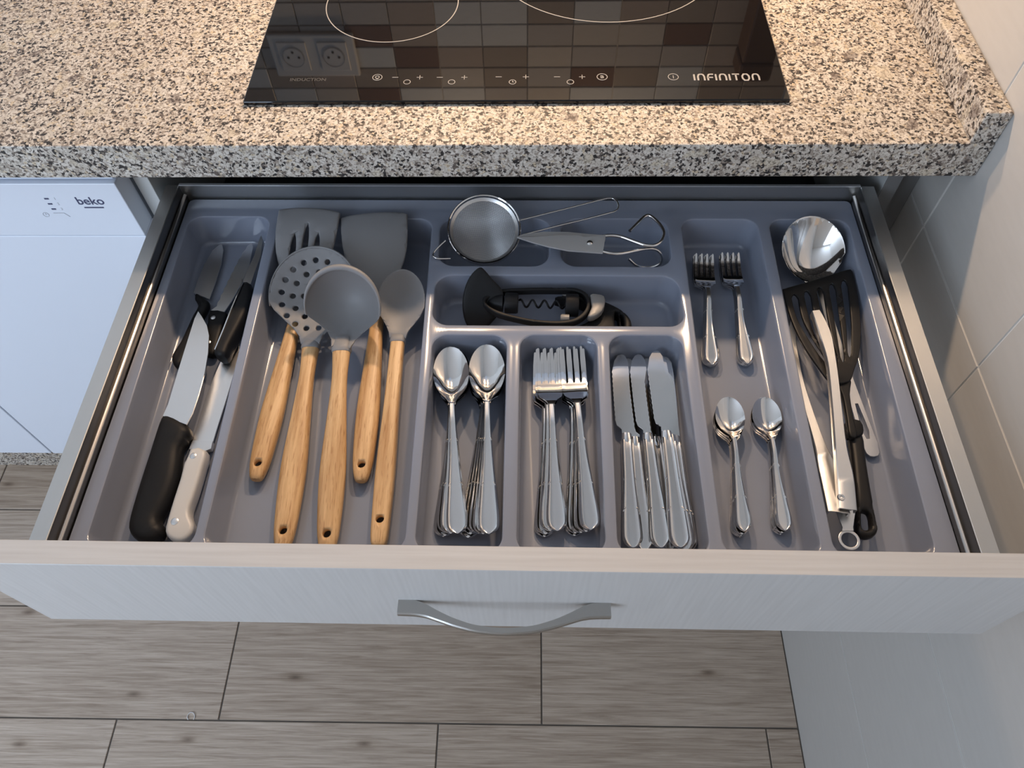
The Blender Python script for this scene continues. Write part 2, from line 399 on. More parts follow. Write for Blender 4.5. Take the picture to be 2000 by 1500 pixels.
# ------------------------------------------------------------------ the room
XW, YB, XL, YF, ZT = 0.4847, 0.60, -2.4, -2.05, 2.45
floor = meta(box('floor', (XL - .1, YF - .1, -.03), (XW + .12, YB + .1, -.0025), M['grout']), 'grey-brown wood-look plank floor', kind='structure')
PW, PL = .2005, .5775
plank0 = None
for row in range(-12, 2):
    y0 = -.2105 + row * PW
    xs = -.5435 if row % 2 else -.7270
    xs -= PL * 4
    for i in range(8):
        a, b = xs + i * PL, xs + (i + 1) * PL
        a, b = max(a, XL), min(b, XW)
        if b - a < .02 or y0 > .1: continue
        o = box('plank', (-(b - a) / 2 + .0014, -PW / 2 + .0014, -.01), ((b - a) / 2 - .0014, PW / 2 - .0014, 0), M['floor'], floor, .0008, 1)
        o.location = ((a + b) / 2, y0 + PW / 2, 0)
wr = meta(box('wall_right', (XW + .0012, YF, -.0024), (XW + .12, YB + .1, ZT), M['wall_grout']), kind='structure')
zs = [0, ZC - .663, ZC - .4035, ZC - .1492, ZC + .107, ZC + .363, ZC + .62]
tiles = {}
for zi in range(len(zs) - 1):
    z0, z1 = zs[zi], zs[zi + 1]
    js = [.6, .4422, .2368, .0314, -.1740, -.60, -.86] if zi < 2 else [.6, .25, -.16, -.57, -.86] if zi > 3 else [.6, .4422, .2368, .0314, -.1740, -.3794, -.5848, -.79]
    for y1, y0 in zip(js[:-1], js[1:]):
        key = (round(y1 - y0, 4), round(z1 - z0, 4)); hw, hh = (y1 - y0) / 2 - .0011, (z1 - z0) / 2 - .0011
        if key in tiles: o = tiles[key].copy(); COL.objects.link(o)
        else: o = tiles[key] = box('tile', (0, -hw, -hh), (.008, hw, hh), M['tile'], wr, .0006, 1)
        o.location = (XW, (y0 + y1) / 2, (z0 + z1) / 2)
meta(box('tile', (XW + .0001, YF, 0), (XW + .006, -.862, ZT), M['tile'], wr))
meta(box('tile', (XW + .0001, -.862, zs[-1] + .001), (XW + .006, YB, ZT), M['tile'], wr))
wb = meta(box('wall_back', (XL - .1, YB + .0015, 0), (XW + .1, YB + .12, ZT), M['paint']), kind='structure')
backing = box('grout_bed', (-.72, YB + .0005, ZC), (XW, YB + .003, ZC + .6), M['wall_grout'], wb)
t0 = None
for r in range(14):
    for c in range(15):
        if t0 is None: o = t0 = box('tile', (-.039, -.004, -.0196), (.039, .003, .0196), M['mosaic'], wb, .0006, 1)
        else: o = t0.copy(); COL.objects.link(o)
        o.location = (.003 + .0403 + (c - 9) * .0795, YB, ZC + .0205 + .0415 * r - .0035)
meta(box('wall_left', (XL - .1, YF, 0), (XL, YB + .1, ZT), M['paint']), kind='structure')
meta(box('ceiling', (XL - .1, YF - .1, ZT), (XW + .1, YB + .1, ZT + .1), M['ceil']), kind='structure')
# wall behind the photographer with the window opening the daylight comes through
wx0, wx1, wz0, wz1 = WIN_C.x - WIN_S[0] / 2, WIN_C.x + WIN_S[0] / 2, WIN_C.z - WIN_S[1] / 2, WIN_C.z + WIN_S[1] / 2
wf = meta(empty('wall_front', (0, YF, 0)), kind='structure')
for a, b in (((XL - .1, -.1, 0), (wx0, 0, ZT)), ((wx1, -.1, 0), (XW + .1, 0, ZT)), ((wx0, -.1, 0), (wx1, 0, wz0)), ((wx0, -.1, wz1), (wx1, 0, ZT))):
    box('wall_section', a, b, M['paint'], wf)
wn = meta(empty('window_1', (WIN_C.x, YF - .05, WIN_C.z)), kind='structure')
hx, hz = WIN_S[0] / 2, WIN_S[1] / 2
for a, b in (((-hx, -.02, -hz), (-hx + .05, .02, hz)), ((hx - .05, -.02, -hz), (hx, .02, hz)), ((-hx, -.02, hz - .05), (hx, .02, hz)), ((-hx, -.02, -hz), (hx, .02, -hz + .05)), ((-.03, -.02, -hz), (.03, .02, hz))):
    box('window_frame', a, b, M['white'], wn)

# ------------------------------------------------------------------ worktop
wt = thing('worktop', 'speckled beige granite worktop with a low upstand along the tiled wall', 'worktop', (0, 0, ZC))
box('slab', (-1.75, 0, -.0432), (XW - .0005, YB - .006, 0), M['granite'], wt, .0018, 2)
box('upstand', (.4577, .0005, .0002), (XW - .0005, YB - .006, .0365), M['granite'], wt, .002, 2)
# hob
HX0, HX1, HY0, HY1 = -.3034, .2866, .0654, .5654
hob = thing('induction_hob', 'black glass induction hob set into the granite worktop', 'hob', ((HX0 + HX1) / 2, (HY0 + HY1) / 2, ZC))
hw, hh = (HX1 - HX0) / 2, (HY1 - HY0) / 2
box('glass_plate', (-hw, -hh, .0004), (hw, hh, .0052), M['glass'], hob, .0012, 2)
hc = Vector(((HX0 + HX1) / 2, (HY0 + HY1) / 2, 0)); HT = .00525
def hl(x, y): return Matrix.Translation((x - hc.x, y - hc.y, HT))
for (x, y, r) in ((-.1592, .2525, .0800), (.1020, .3530, .1434)):
    strokes('cooking_zone_ring', [closed(arc(0, 0, r, n=96))], .0011, M['print'], hob, hl(x, y))
def sym(x, y, lines, wd=.0007): strokes('touch_symbol', lines, wd, M['print'], hob, hl(x, y))
mn = [[(-.0034, 0), (.0034, 0)]]; pl = mn + [[(0, -.0036), (0, .0036)]]
for x, y in ((-.1412, .1065), (-.0917, .1061), (-.0264, .1066), (.0381, .1061)): sym(x, y, mn)
for x, y in ((-.1139, .1063), (-.0644, .1059), (.0036, .1063), (.0657, .1059)): sym(x, y, pl)
for x, y in ((-.1274, .0982), (-.0781, .0978), (.0525, .0969)): sym(x, y, [closed(arc(0, 0, .0037))])
sym(-.0110, .0973, [closed(arc(0, 0, .0037)), [(0, .0022), (0, 0), (.0018, 0)]])
sym(-.1612, .1067, [closed(arc(0, 0, .0052)), closed(arc(0, .0003, .0022, n=12)), [(-.0014, -.0028), (.0014, -.0028)]])
sym(.0877, .1057, [closed(arc(0, 0, .0056)), [(-.0013, -.0022), (-.0013, .0022), (.001, .0018), (.001, .0003), (-.0010, 0), (.0013, -.0002), (.0013, -.0018), (-.0010, -.0022)]])
sym(.1657, .1051, [closed(arc(0, 0, .0055)), [(0, -.0026), (0, .0026)]])
def brand_lines():
    L = []; x = 0.0; H = .0108
    def nn(x, wd): return [(x, 0), (x, H * .62), (x + wd * .12, H * .9), (x + wd * .3, H), (x + wd * .7, H), (x + wd * .88, H * .9), (x + wd, H * .62), (x + wd, 0)]
    for ch in 'INFINITON':
        if ch == 'I': L.append([(x, 0), (x, H)]); x += .0042
        elif ch == 'N': L.append(nn(x, .0072)); x += .0072 + .0040
        elif ch == 'F': L += [[(x, 0), (x, H * .6), (x + .001, H * .92), (x + .0024, H), (x + .0066, H)], [(x, H * .48), (x + .0058, H * .48)]]; x += .0092
        elif ch == 'T': L += [[(x - .001, H), (x + .0072, H)], [(x + .0031, H), (x + .0031, 0)]]; x += .0103
        elif ch == 'O': w_ = .0074; L.append(closed([(x, H * .3), (x, H * .7), (x + w_ * .25, H), (x + w_ * .75, H), (x + w_, H * .7), (x + w_, H * .3), (x + w_ * .75, 0), (x + w_ * .25, 0), (x, H * .3)])); x += w_ + .0040
    return L, x - .0040
BL, BWID = brand_lines(); ksc = .0705 / BWID
strokes('brand_lettering', [[(p[0] * ksc, p[1]) for p in l] for l in BL], .0019, M['print'], hob, hl(.1886, .0986))
text('series_lettering', 'INDUCTION', M['print_dim'], hob, .0072, hl(-.2585, .1010), .0001)

# outlet, canister and hood: seen as reflections in the glass and as the source of the warm light
ou = thing('wall_outlet', 'white double socket outlet on the tiled backsplash', 'outlet', (-.377, YB - .004, ZC + .297))
box('cover_plate', (-.076, -.010, -.041), (.076, 0, .041), M['socket'], ou, .003, 2)
for sx in (-.036, .036):
    s = box('socket_insert', (sx - .026, -.0125, -.028), (sx + .026, -.009, .028), M['socket'], ou, .001, 1)
    lathe('socket_cup', [(.0195, 0), (.0195, .0016), (.0175, .0016), (.0175, .0002), (0, .0002)], M['socket'], s, 28, 'y').location = (sx, -.0139, 0)
    for dx, dz in ((-.0095, 0), (.0095, 0), (0, -.010)):
        lathe('pin_hole', [(.0024, 0), (.0024, .0003), (0, .0003)], M['hole'], s, 10, 'y').location = (sx + dx, -.0143, dz)
cn = thing('canister', 'tall dark brown canister standing against the backsplash', 'canister', (.392, .545, ZC + .0005))
box('canister_body', (-.027, -.027, .0003), (.027, .027, .27), M['brown'], cn, .004, 2); box('canister_lid', (-.0285, -.0285, .2702), (.0285, .0285, .305), M['brown'], cn, .005, 2)
hd = thing('range_hood', 'white range hood with two warm lamps above the hob', 'hood', (.06, .37, HOOD_Z))
box('hood_body', (-.30, .03, .004), (.30, .2275, .05), M['white'], hd, .003, 2); box('hood_duct', (-.14, .06, .0505), (.14, .2275, ZT - HOOD_Z - .002), M['white'], hd)
for lx in LAMP_X:
    lathe('lamp_lens', [(0, 0), (.030, 0), (.032, .003), (.032, .006)], M['lamp'], hd, 24).location = (lx - .06, HOOD_Y - .37, -.002)
    area('hood_lamp_light', (lx, HOOD_Y, HOOD_Z - .006), .055, LAMP_W, LAMP_COL, (0, -.25, -1), 'DISK')

# ------------------------------------------------------------------ base cabinet and appliance
cb = thing('base_cabinet', 'pale base cabinet carcass that the open drawer slides out of', 'cabinet', (0, .06, 0))
CT = ZC - .0445
box('side_panel', (-.4675, .0, .14), (-.4495, .52, CT), M['carcass'], cb, .0005, 1)
box('side_panel', (.4285, .0, .14), (.4460, .52, CT), M['carcass'], cb, .0005, 1)
box('shaded_edge', (.4285, -.0012, .14), (.4460, -.0002, CT), M['grey'], cb)  # added dark strip: shade on the panel's front edge put into colour
box('filler_strip', (.4465, .028, .10), (XW - .0005, .046, CT), M['grey'], cb)  # filler coloured dark grey to carry the shade beside the wall
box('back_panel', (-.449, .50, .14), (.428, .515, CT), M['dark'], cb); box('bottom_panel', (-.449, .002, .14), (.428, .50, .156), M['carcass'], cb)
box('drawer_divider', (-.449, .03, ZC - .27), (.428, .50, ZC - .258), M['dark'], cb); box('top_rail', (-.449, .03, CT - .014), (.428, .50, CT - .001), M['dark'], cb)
box('lower_front', (-.458, -.021, .145), (.442, -.001, ZC - .2235), M['front'], cb, .001, 1)
pb = meta(box('baseboard_back', (XL, .0936, 0), (XW, .112, .13), M['granite']), 'granite plinth under the cabinets', kind='structure')
dw = thing('dishwasher', 'slim white dishwasher with printed control panel under the worktop', 'dishwasher', (-.68, .03, 0))
DX0, DX1 = -.2225, .2080
box('cabinet_body', (DX0 + .004, .034, .10), (DX1 - .004, .55, CT - .004), M['white'], dw)
box('door', (DX0, 0, ZC - .753), (DX1, .032, ZC - .1640), M['white'], dw, .0012, 2)
cpn = box('control_panel', (DX0, 0, ZC - .1634), (DX1, .032, ZC - .0785), M['white'], dw, .0012, 2)
box('top_lip', (DX0 + .002, .006, ZC - .0775), (DX1 - .002, .032, CT - .002), M['white'], dw, .002, 2)
FM = Matrix(((1, 0, 0, 0), (0, 0, 1, -.0003), (0, 1, 0, 0), (0, 0, 0, 1)))
FM = Matrix(((1, 0, 0, 0), (0, 0, -1, -.0001), (0, 1, 0, 0), (0, 0, 0, 1)))
def dl(x, z): return Matrix.Translation((x + .68, 0, ZC + z)) @ FM
text('brand_lettering', 'beko', M['blue'], cpn, .0165, dl(-.5305, -.1105)); strokes('brand_underline', [[(0, 0), (.0235, 0)]], .0018, M['blue'], cpn, dl(-.5255, -.1155))
for i, z in enumerate((-.1014, -.1096, -.1179)):
    strokes('indicator', [[(-.0026, 0), (.0026, 0)]], .0021, M['blue'], cpn, dl(-.5641, z))
    text('programme_number', str(i + 1), M['faint'], cpn, .005, dl(-.5555, z - .0018), .0001)
strokes('timer_symbol', [closed(arc(0, 0, .0034)), [(0, .002), (0, 0), (.0014, 0)]], .0005, M['faint'], cpn, dl(-.5785, -.1271))
strokes('programme_bracket', [[(-.008, 0), (.005, 0), (.0095, -.0062)]], .0007, M['faint'], cpn, dl(-.5600, -.1245))
pn = thing('cabinet_door', 'plain white cabinet door on the far side of the slim dishwasher', 'cabinet door', (-1.2, .03, 0))
box('door_panel', (-.35, 0, ZC - .753), (.294, .02, CT - .002), M['white'], pn, .002, 2)
box('door_edge_band', (-.35, .0205, ZC - .753), (.294, .024, CT - .002), M['gap'], pn)

# ------------------------------------------------------------------ drawer
SK = -.00496
dr = thing('drawer', 'open kitchen drawer with pale wood-grain front and metal sides', 'drawer', (0, 0, ZC), SK)
ZR, ZRIM, ZFL = -.110, -.132, -.175
fp = box('front_panel', (-.4585, -.4320, -.2203), (.4426, -.4118, -.0608), M['front'], dr, .0006, 1)
box('edge_band', (-.4585, -.4320, -.0608), (.4426, -.4118, -.0600), M['edge'], fp, .0003, 1)
RXL, RXR = -.4335, .4165
for s, xo in ((1, RXL), (-1, RXR)):
    P = [(0, ZR), (.0150, ZR), (.0156, ZR - .0006), (.0163, -.124), (.0200, -.1255), (.0202, -.146), (.0202, -.205), (0, -.205)]
    rl = prism_y('side_rail', [(xo + s * a, b) for a, b in P[:3]] + [(xo + s * a, b) for a, b in P[3:]], -.4115, .0600, M['rail'], dr, 25)
    prism_y('inner_lining', [(xo + s * a, b) for a, b in ((.0158, ZR - .001), (.0166, -.1235), (.0203, -.1250), (.0206, -.146), (.0204, -.146), (.0164, -.1238))], -.4110, .0590, M['rail_dark'], rl, 25)
    prism_y('chrome_track', [(xo + s * a, b) for a, b in ((.0166, -.1236), (.0178, -.1226), (.0196, -.1234), (.0203, -.1250))], -.4108, .0585, M['track'], rl, 60)
bk = prism('back_plate', [(.0600, ZR), (.0618, ZR), (.0622, ZR - .001), (.0650, -.205), (.0632, -.205), (.0603, ZR - .001)], RXL + .016, RXR - .016, M['rail'], dr)
box('lit_top_edge', (RXL + .016, .0590, ZR - .0002), (RXR - .016, .0622, ZR + .0010), M['lit_edge'], bk)  # added bright strip: window light on the plate's top edge, as colour
box('bottom_plate', (RXL + .002, -.4110, -.210), (RXR - .002, .058, -.2052), M['carcass'], dr)
# bow handle: a flat bar bent outwards in plan
hs = [(-.0935, .0125, .0), (-.080, .0128, .0), (-.070, .0140, .0030), (-.058, .0175, .0090), (-.042, .0225, .0158), (-.022, .0268, .0212), (0, .0284, .0230), (.022, .0268, .0212), (.042, .0225, .0158), (.058, .0175, .0090), (.070, .0140, .0030), (.080, .0128, .0), (.0935, .0125, .0)]
xs_ = np.linspace(-.0935, .0935, 61); fo = pchip([h[0] for h in hs], [h[1] for h in hs], xs_); ba = pchip([h[0] for h in hs], [h[2] for h in hs], xs_)
V = []; Fc = []
for x_, a, b in zip(xs_, fo, ba):
    for yy, zz in ((-b, .0), (-a + .0012, .0), (-a, -.0012), (-a, -.0062), (-a + .0012, -.0074), (-b, -.0074)): V.append((x_, yy, zz))
for i in range(60):
    for k in range(6): Fc.append((i * 6 + k, i * 6 + (k + 1) % 6, (i + 1) * 6 + (k + 1) % 6, (i + 1) * 6 + k))
Fc += [tuple(range(6)), tuple(range(360, 366))]
mesh('handle', V, Fc, M['nickel'], dr, 35, (-.0105, -.43205, -.1400))

# ------------------------------------------------------------------ cutlery tray
def rrect(q, r, n=8, inset=0.0):
    """rounded quad: q = (x left rear, x right rear, x left front, x right front, y rear, y front)"""
    a, b, c, d, y1, y0 = q
    P = [np.array(p) for p in ((c, y0), (d, y0), (b, y1), (a, y1))]
    cen = sum(P) / 4; Q = [p + np.array([inset if p[0] < cen[0] else -inset, inset if p[1] < cen[1] else -inset]) for p in P]
    r = max(r - inset * .55, .004); out = []
    for i in range(4):
        p, u_, v_ = Q[i], Q[i - 1] - Q[i], Q[(i + 1) % 4] - Q[i]; u_ = u_ / np.linalg.norm(u_); v_ = v_ / np.linalg.norm(v_)
        c_ = p + (u_ + v_) * r
        for k in range(n + 1):
            t = k / n * PI / 2; out.append(tuple(c_ - v_ * r * math.cos(t) - u_ * r * math.sin(t)))
    return out
COMP = [(-.4055, -.3040, -.3975, -.2950, .031, -.392), (-.2945, -.1070, -.2890, -.1005, .028, -.392), (-.1000, .0345, -.0985, .0325, .029, -.049), (.0450, .1735, .0430, .1740, .029, -.049),
        (-.0985, .1770, -.0995, .1810, -.0605, -.1345), (-.0960, -.0130, -.0945, -.0120, -.145, -.392), (-.0020, .0830, -.0020, .0820, -.1445, -.392), (.0930, .1740, .0895, .1755, -.1440, -.392),
        (.1870, .2800, .1845, .2750, .029, -.392), (.2910, .3870, .2830, .3760, .029, -.392)]
tray = meta(empty('cutlery_tray', (0, 0, ZC + ZRIM), SK), 'glossy grey plastic cutlery tray with ten compartments filling the drawer', 'cutlery tray')
tray_e = tray
V = []; Fc = []
TX0, TX1, TY0, TY1 = -.4118, .3955, -.4105, .0585
outl = rrect((TX0, TX1, TX0, TX1, TY1, TY0), .006, 3)
DEP = ZRIM - ZFL
prof = [(0, 0), (.0006, -.0002), (.0014, -.0010), (.0017, -.0025), (.0020, -.007), (.0038, -DEP + .006), (.0048, -DEP + .003), (.0068, -DEP + .0009), (.0095, -DEP)]
rims = []
for q in COMP:
    small = (q[4] - q[5]) < .1
    r0 = .020 if small else .017
    rings = []
    for ins, dz in prof:
        L = rrect(q, r0, 8, ins); b = len(V); V += [(x_, y_, dz) for x_, y_ in L]; rings.append((b, len(L)))
    for (a, n), (b, _) in zip(rings[:-1], rings[1:]):
        for i in range(n): Fc.append((a + i, a + (i + 1) % n, b + (i + 1) % n, b + i))
    Fc.append(tuple(rings[-1][0] + i for i in range(rings[-1][1])))
    rims.append([(V[rings[0][0] + i][0], V[rings[0][0] + i][1]) for i in range(rings[0][1])])
V2 = list(outl); E2 = [(i, (i + 1) % len(outl)) for i in range(len(outl))]
for R_ in rims:
    b = len(V2); V2 += R_; E2 += [(b + i, b + (i + 1) % len(R_)) for i in range(len(R_))]
vs, es, fs, *_ = delaunay_2d_cdt([Vector(p) for p in V2], E2, [], 0, 1e-7)
A2 = np.array([(v.x, v.y) for v in vs]); T2 = np.array([f for f in fs]); cen = A2[T2].mean(1); ok = inside(cen, outl)
for R_ in rims: ok &= ~inside(cen, R_)
b = len(V); V += [(x_, y_, 0) for x_, y_ in A2]; Fc += [(b + t[0], b + t[1], b + t[2]) for t in T2[ok]]
b = len(V); n = len(outl); V += [(x_, y_, 0) for x_, y_ in outl] + [(x_, y_, -.012) for x_, y_ in outl]; Fc += [(b + i, b + (i + 1) % n, b + n + (i + 1) % n, b + n + i) for i in range(n)]
shell = mesh('moulded_shell', V, Fc, M['tray'], tray, 32)
# the tray stands on short ribs on the drawer bottom
for x_ in (-.30, -.05, .15, .33): box('support_rib', (x_ - .002, -.38, -.0730), (x_ + .002, .02, -DEP - .0005), M['tray'], tray)

# ------------------------------------------------------------------ knives in the outer compartment
def flat(name, pts, z, o, mt, parent, th=.0016, smooth_k=0, **kw):
    """flat lying piece: outline on the plane z (top face), in the frame of its thing at o"""
    P = wp(pts, z)
    if smooth_k: P = [tuple(p) for p in crom(P, smooth_k)]
    return plate(name, sub(P, o), mt, parent, th=th, z=ZC + z - o.z, **kw)
def rivet(px, py, z, o, parent, r=.0028, mt=None):
    p = at(px, py, z) - o
    return lathe('rivet', [(0, .0006), (r * .7, .0005), (r, 0), (r, -.0008)], mt or M['steel'], parent, 16, loc=p)
FL = ZFL
o = at(340, 700, FL); k = thing('paring_knife', 'small pointed paring knife with plain black handle half under the big black-handled knife', 'knife', o)
flat('blade', [(433, 476), (436, 488), (432, 515), (420, 553), (409, 584), (378, 572), (386, 548), (400, 515), (415, 489), (428, 478)], FL + .006, o, M['blade'], k, .0014)
flat('handle', [(380, 570), (388, 572), (406, 586), (402, 600), (392, 618), (385, 650), (374, 672), (362, 694), (350, 712), (339, 712), (333, 700), (335, 688), (350, 665), (362, 640), (375, 612), (385, 594), (378, 580)], FL + .0135, o, M['black'], k, .013, 2, rnd=.0055)
o = at(412, 690, FL); k = thing('steak_knife', 'serrated steak knife lying flat with one rivet showing in its black handle', 'knife', o)
ser = []
for i in range(18):
    t = i / 17; ser.append((484 - 38 * t ** .8 - 26 * t * .9 + (.9 if i % 2 else -.9), 480 + 118 * t))
flat('blade', [(492, 474), (494, 482), (486, 520), (474, 548), (452, 588), (438, 609), (412, 606)] + ser[::-1], FL + .0085, o, M['blade'], k, .0014)
kh = flat('handle', [(408, 604), (440, 607), (441, 618), (433, 640), (425, 668), (418, 690), (402, 690), (395, 684), (398, 655), (404, 628)], FL + .013, o, M['black'], k, .012, 2, rnd=.004)
rivet(416, 620, FL + .0132, o, kh); rivet(407, 668, FL + .0132, o, kh)
o = at(430, 690, FL); k = thing('steak_knife', 'black-handled steak knife standing on edge against the compartment wall, steel tang showing', 'knife', o)
flat('blade', [(510, 458), (513, 470), (509, 500), (498, 530), (489, 556), (474, 552), (482, 530), (496, 500)], FL + .026, o, M['blade'], k, .018)
kh = flat('handle', [(473, 548), (489, 552), (488, 580), (478, 610), (463, 640), (446, 672), (437, 692), (416, 686), (424, 660), (440, 622), (455, 588), (466, 566)], FL + .030, o, M['black'], k, .022, 2, rnd=.005)
tube('tang', [at(x_, y_, FL + .0302) - o for x_, y_ in ((473, 546), (474, 553), (468, 566), (452, 604), (436, 645), (420, 683))], .0011, M['chrome'], kh, 6)
o = at(290, 1030, FL); k = thing('chef_knife', 'large broad-bladed knife with thick black moulded handle', 'knife', o)
flat('blade', [(387, 608), (394, 618), (404, 636), (408, 655), (406, 690), (400, 726), (388, 770), (376, 806), (364, 829), (318, 812), (328, 790), (346, 730), (366, 666), (380, 622)], FL + .0225, o, M['blade'], k, .0018)
flat('handle', [(315, 806), (330, 806), (352, 816), (366, 830), (366, 842), (360, 849), (358, 856), (349, 868), (346, 895), (340, 930), (327, 965), (315, 990), (306, 1006), (307, 1015), (312, 1020), (313, 1034), (302, 1047), (284, 1054), (263, 1050), (248, 1036), (246, 1018), (254, 985), (271, 930), (290, 872), (305, 825)], FL + .0245, o, M['black'], k, .0235, 2, rnd=.009)
o = at(345, 1040, FL); k = thing('kitchen_knife', 'long kitchen knife with white riveted handle beside the compartment wall', 'knife', o)
flat('blade', [(462, 646), (467, 660), (466, 690), (455, 735), (440, 785), (424, 835), (413, 872), (374, 868), (386, 830), (400, 785), (416, 740), (434, 700), (450, 666)], FL + .0068, o, M['blade'], k, .0018)
flat('bolster', [(377, 860), (415, 862), (412, 876), (402, 880), (369, 877)], FL + .0100, o, M['steel'], k, .006)
kh = flat('handle', [(369, 876), (401, 878), (396, 905), (386, 940), (377, 968), (369, 990), (369, 1006), (376, 1022), (374, 1038), (361, 1052), (345, 1056), (328, 1049), (321, 1036), (325, 1015), (337, 975), (350, 935)], FL + .019, o, M['white_pl'], k, .017, 2, rnd=.004)
rivet(377, 890, FL + .0192, o, kh, .0034, M['steel']); rivet(341, 1018, FL + .0192, o, kh, .0038, M['steel'])

# ------------------------------------------------------------------ wooden-handled silicone utensils
def wood_handle(parent, L, wds, ths, hole_y, hr=.0042, sq=2.6):
    """lofted handle along y from 0 to L with a bored hanging hole"""
    ys = np.concatenate([[0, .0012, .004, .009], np.linspace(.016, L, 30)]); f = np.array([.62, .78, .9, .97] + [1] * 30)
    wd = pchip(np.array([w_[0] for w_ in wds]) * L, [w_[1] for w_ in wds], ys) * f; th = pchip(np.array([t[0] for t in ths]) * L, [t[1] for t in ths], ys) * f
    n = 24; V = []; Fc = []
    for i, y in enumerate(ys):
        for q in range(n):
            a = 2 * PI * q / n; c, s = math.cos(a), math.sin(a)
            V.append((wd[i] / 2 * math.copysign(abs(c) ** (2 / sq), c), y, th[i] / 2 * math.copysign(abs(s) ** (2 / sq), s)))
    m = len(ys)
    for i in range(m - 1):
        for q in range(n): Fc.append((i * n + q, i * n + (q + 1) % n, (i + 1) * n + (q + 1) % n, (i + 1) * n + q))
    Fc += [tuple(range(n)), tuple(range((m - 1) * n, m * n))]
    h = mesh('handle', V, Fc, M['wood'], parent, 45)
    c = lathe('cutter', [(0, -.03), (hr, -.03), (hr, .03), (0, .03)], M['hole'], None, 20); c.location = (0, hole_y, 0)
    md = h.modifiers.new('b', 'BOOLEAN'); md.object = c; md.operation = 'DIFFERENCE'; md.solver = 'EXACT'
    sv = h.parent; h.parent = None
    bpy.context.view_layer.update()
    me = bpy.data.meshes.new_from_object(h.evaluated_get(bpy.context.evaluated_depsgraph_get())); h.modifiers.clear(); h.data = me; h.parent = sv
    bpy.data.objects.remove(c)
    ys2 = [L - .002, L - .0005, L + .006, L + .012, L + .018]; ws = [wd[-1] + .0006, wd[-1] + .0022, wd[-1] + .0018, wd[-1] - .001, wd[-1] * .8]; ts_ = [th[-1] + .0006, th[-1] + .0018, th[-1] + .0004, th[-1] * .62, th[-1] * .3]; V = []; Fc = []
    for y, a_, b_ in zip(ys2, ws, ts_):
        for q in range(n):
            a = 2 * PI * q / n; c, s = math.cos(a), math.sin(a); V.append((a_ / 2 * math.copysign(abs(c) ** (2 / sq), c), y, b_ / 2 * math.copysign(abs(s) ** (2 / sq), s)))
    for i in range(4):
        for q in range(n): Fc.append((i * n + q, i * n + (q + 1) % n, (i + 1) * n + (q + 1) % n, (i + 1) * n + q))
    Fc += [tuple(range(n)), tuple(range(4 * n, 5 * n))]; mesh('neck', V, Fc, M['sil'], parent, 45)
    lathe('hanging_hole', [(hr * .99, -th.max() * .2), (hr * .99, .0), (0, -.001)], M['hole'], h, 20, loc=(0, hole_y, 0))
    return h
GU = 'grey silicone utensils with wooden handles'
def aim_m(A, B):
    y = (B - A).normalized(); x = y.cross(Vector((0, 0, 1))).normalized(); z = x.cross(y)
    return Matrix.Translation(A) @ Matrix((x, y, z)).transposed().to_4x4()
def rise(N, tip_px, alpha):
    """point on the sight line of tip_px that lies at elevation alpha from N"""
    lo, hi = -.16, .05
    for _ in range(50):
        z = (lo + hi) / 2; P = at(*tip_px, z); d = P - N
        if math.atan2(d.z, math.hypot(d.x, d.y)) < alpha: lo = z
        else: hi = z
    return P
def utensil(name, label, hole_px, zh, neck_px, zn, hole_off=.0165):
    H_, N_ = at(*hole_px, zh), at(*neck_px, zn); d = (N_ - H_).normalized(); A_ = H_ - d * hole_off
    u_ = thing(name, label, 'utensil', group=GU); u_.matrix_world = aim_m(A_, N_)
    return u_, (N_ - A_).length, N_, aim_m(A_, N_)
def head_on(h, W, N_, T_): h.matrix_local = W.inverted() @ aim_m(N_, T_); return h
HW = [(0, .0165), (.12, .0225), (.35, .0262), (.62, .0205), (.85, .0160), (1, .0190)]
HTH = [(0, .013), (.3, .0165), (.7, .0145), (1, .0125)]
def turner(name, label, hp, neck_px, tip_px, zt, wd, slots):
    u_, hl_, N_, W = utensil(name, label, hp, FL + .0095, neck_px, FL + .0105); T_ = at(*tip_px, zt); L = (T_ - N_).length
    wood_handle(u_, hl_, [(0, .015), (.12, .0215), (.35, .0245), (.65, .0195), (.9, .0150), (1, .0145)], HTH, .0165)
    y0 = .002; w2 = wd / 2
    ol = [(-.008, y0), (-.0095, y0 + .008), (-.014, L - .104), (-w2 * .66, L - .082), (-w2 * .88, L - .06), (-w2 * .98, L - .035), (-w2, L - .010), (-w2 * .95, L - .004), (-w2 * .5, L - .0008), (0, L), (w2 * .5, L - .0008), (w2 * .95, L - .004), (w2, L - .010), (w2 * .98, L - .035), (w2 * .88, L - .06), (w2 * .66, L - .082), (.014, L - .104), (.0095, y0 + .008), (.008, y0)]
    ol = [tuple(p) for p in crom(ol[::-1], 3)]
    hs_ = []
    for sx, a, b in slots: hs_.append([(sx + .0036 * math.sin(PI * t) ** .6 * (1 if q else -1), L - a - (b - a) * t) for q in (0, 1) for t in (np.linspace(0, 1, 9)[:-1] if not q else np.linspace(1, 0, 9)[:-1])])
    zf = lambda x_, y_: .0022 - .006 * max(0, (y_ - L + .05) / .05) ** 2
    head_on(plate('head', ol, M['sil'], u_, holes=hs_, th=.005, zf=zf, rnd=.0018, grid=.008), W, N_, T_)
    return u_
turner('slotted_turner', 'grey slotted turner with three slits, wooden handle beside the knife compartment', (507, 909), (580, 612), (603, 403), -.112, .074, [(-.013, .034, .080), (.001, .020, .080), (.015, .032, .080)])
turner('solid_turner', 'grey unslotted turner with wooden handle, head propped on the tray rim', (708, 912), (739, 605), (729, 412), -.118, .079, [])
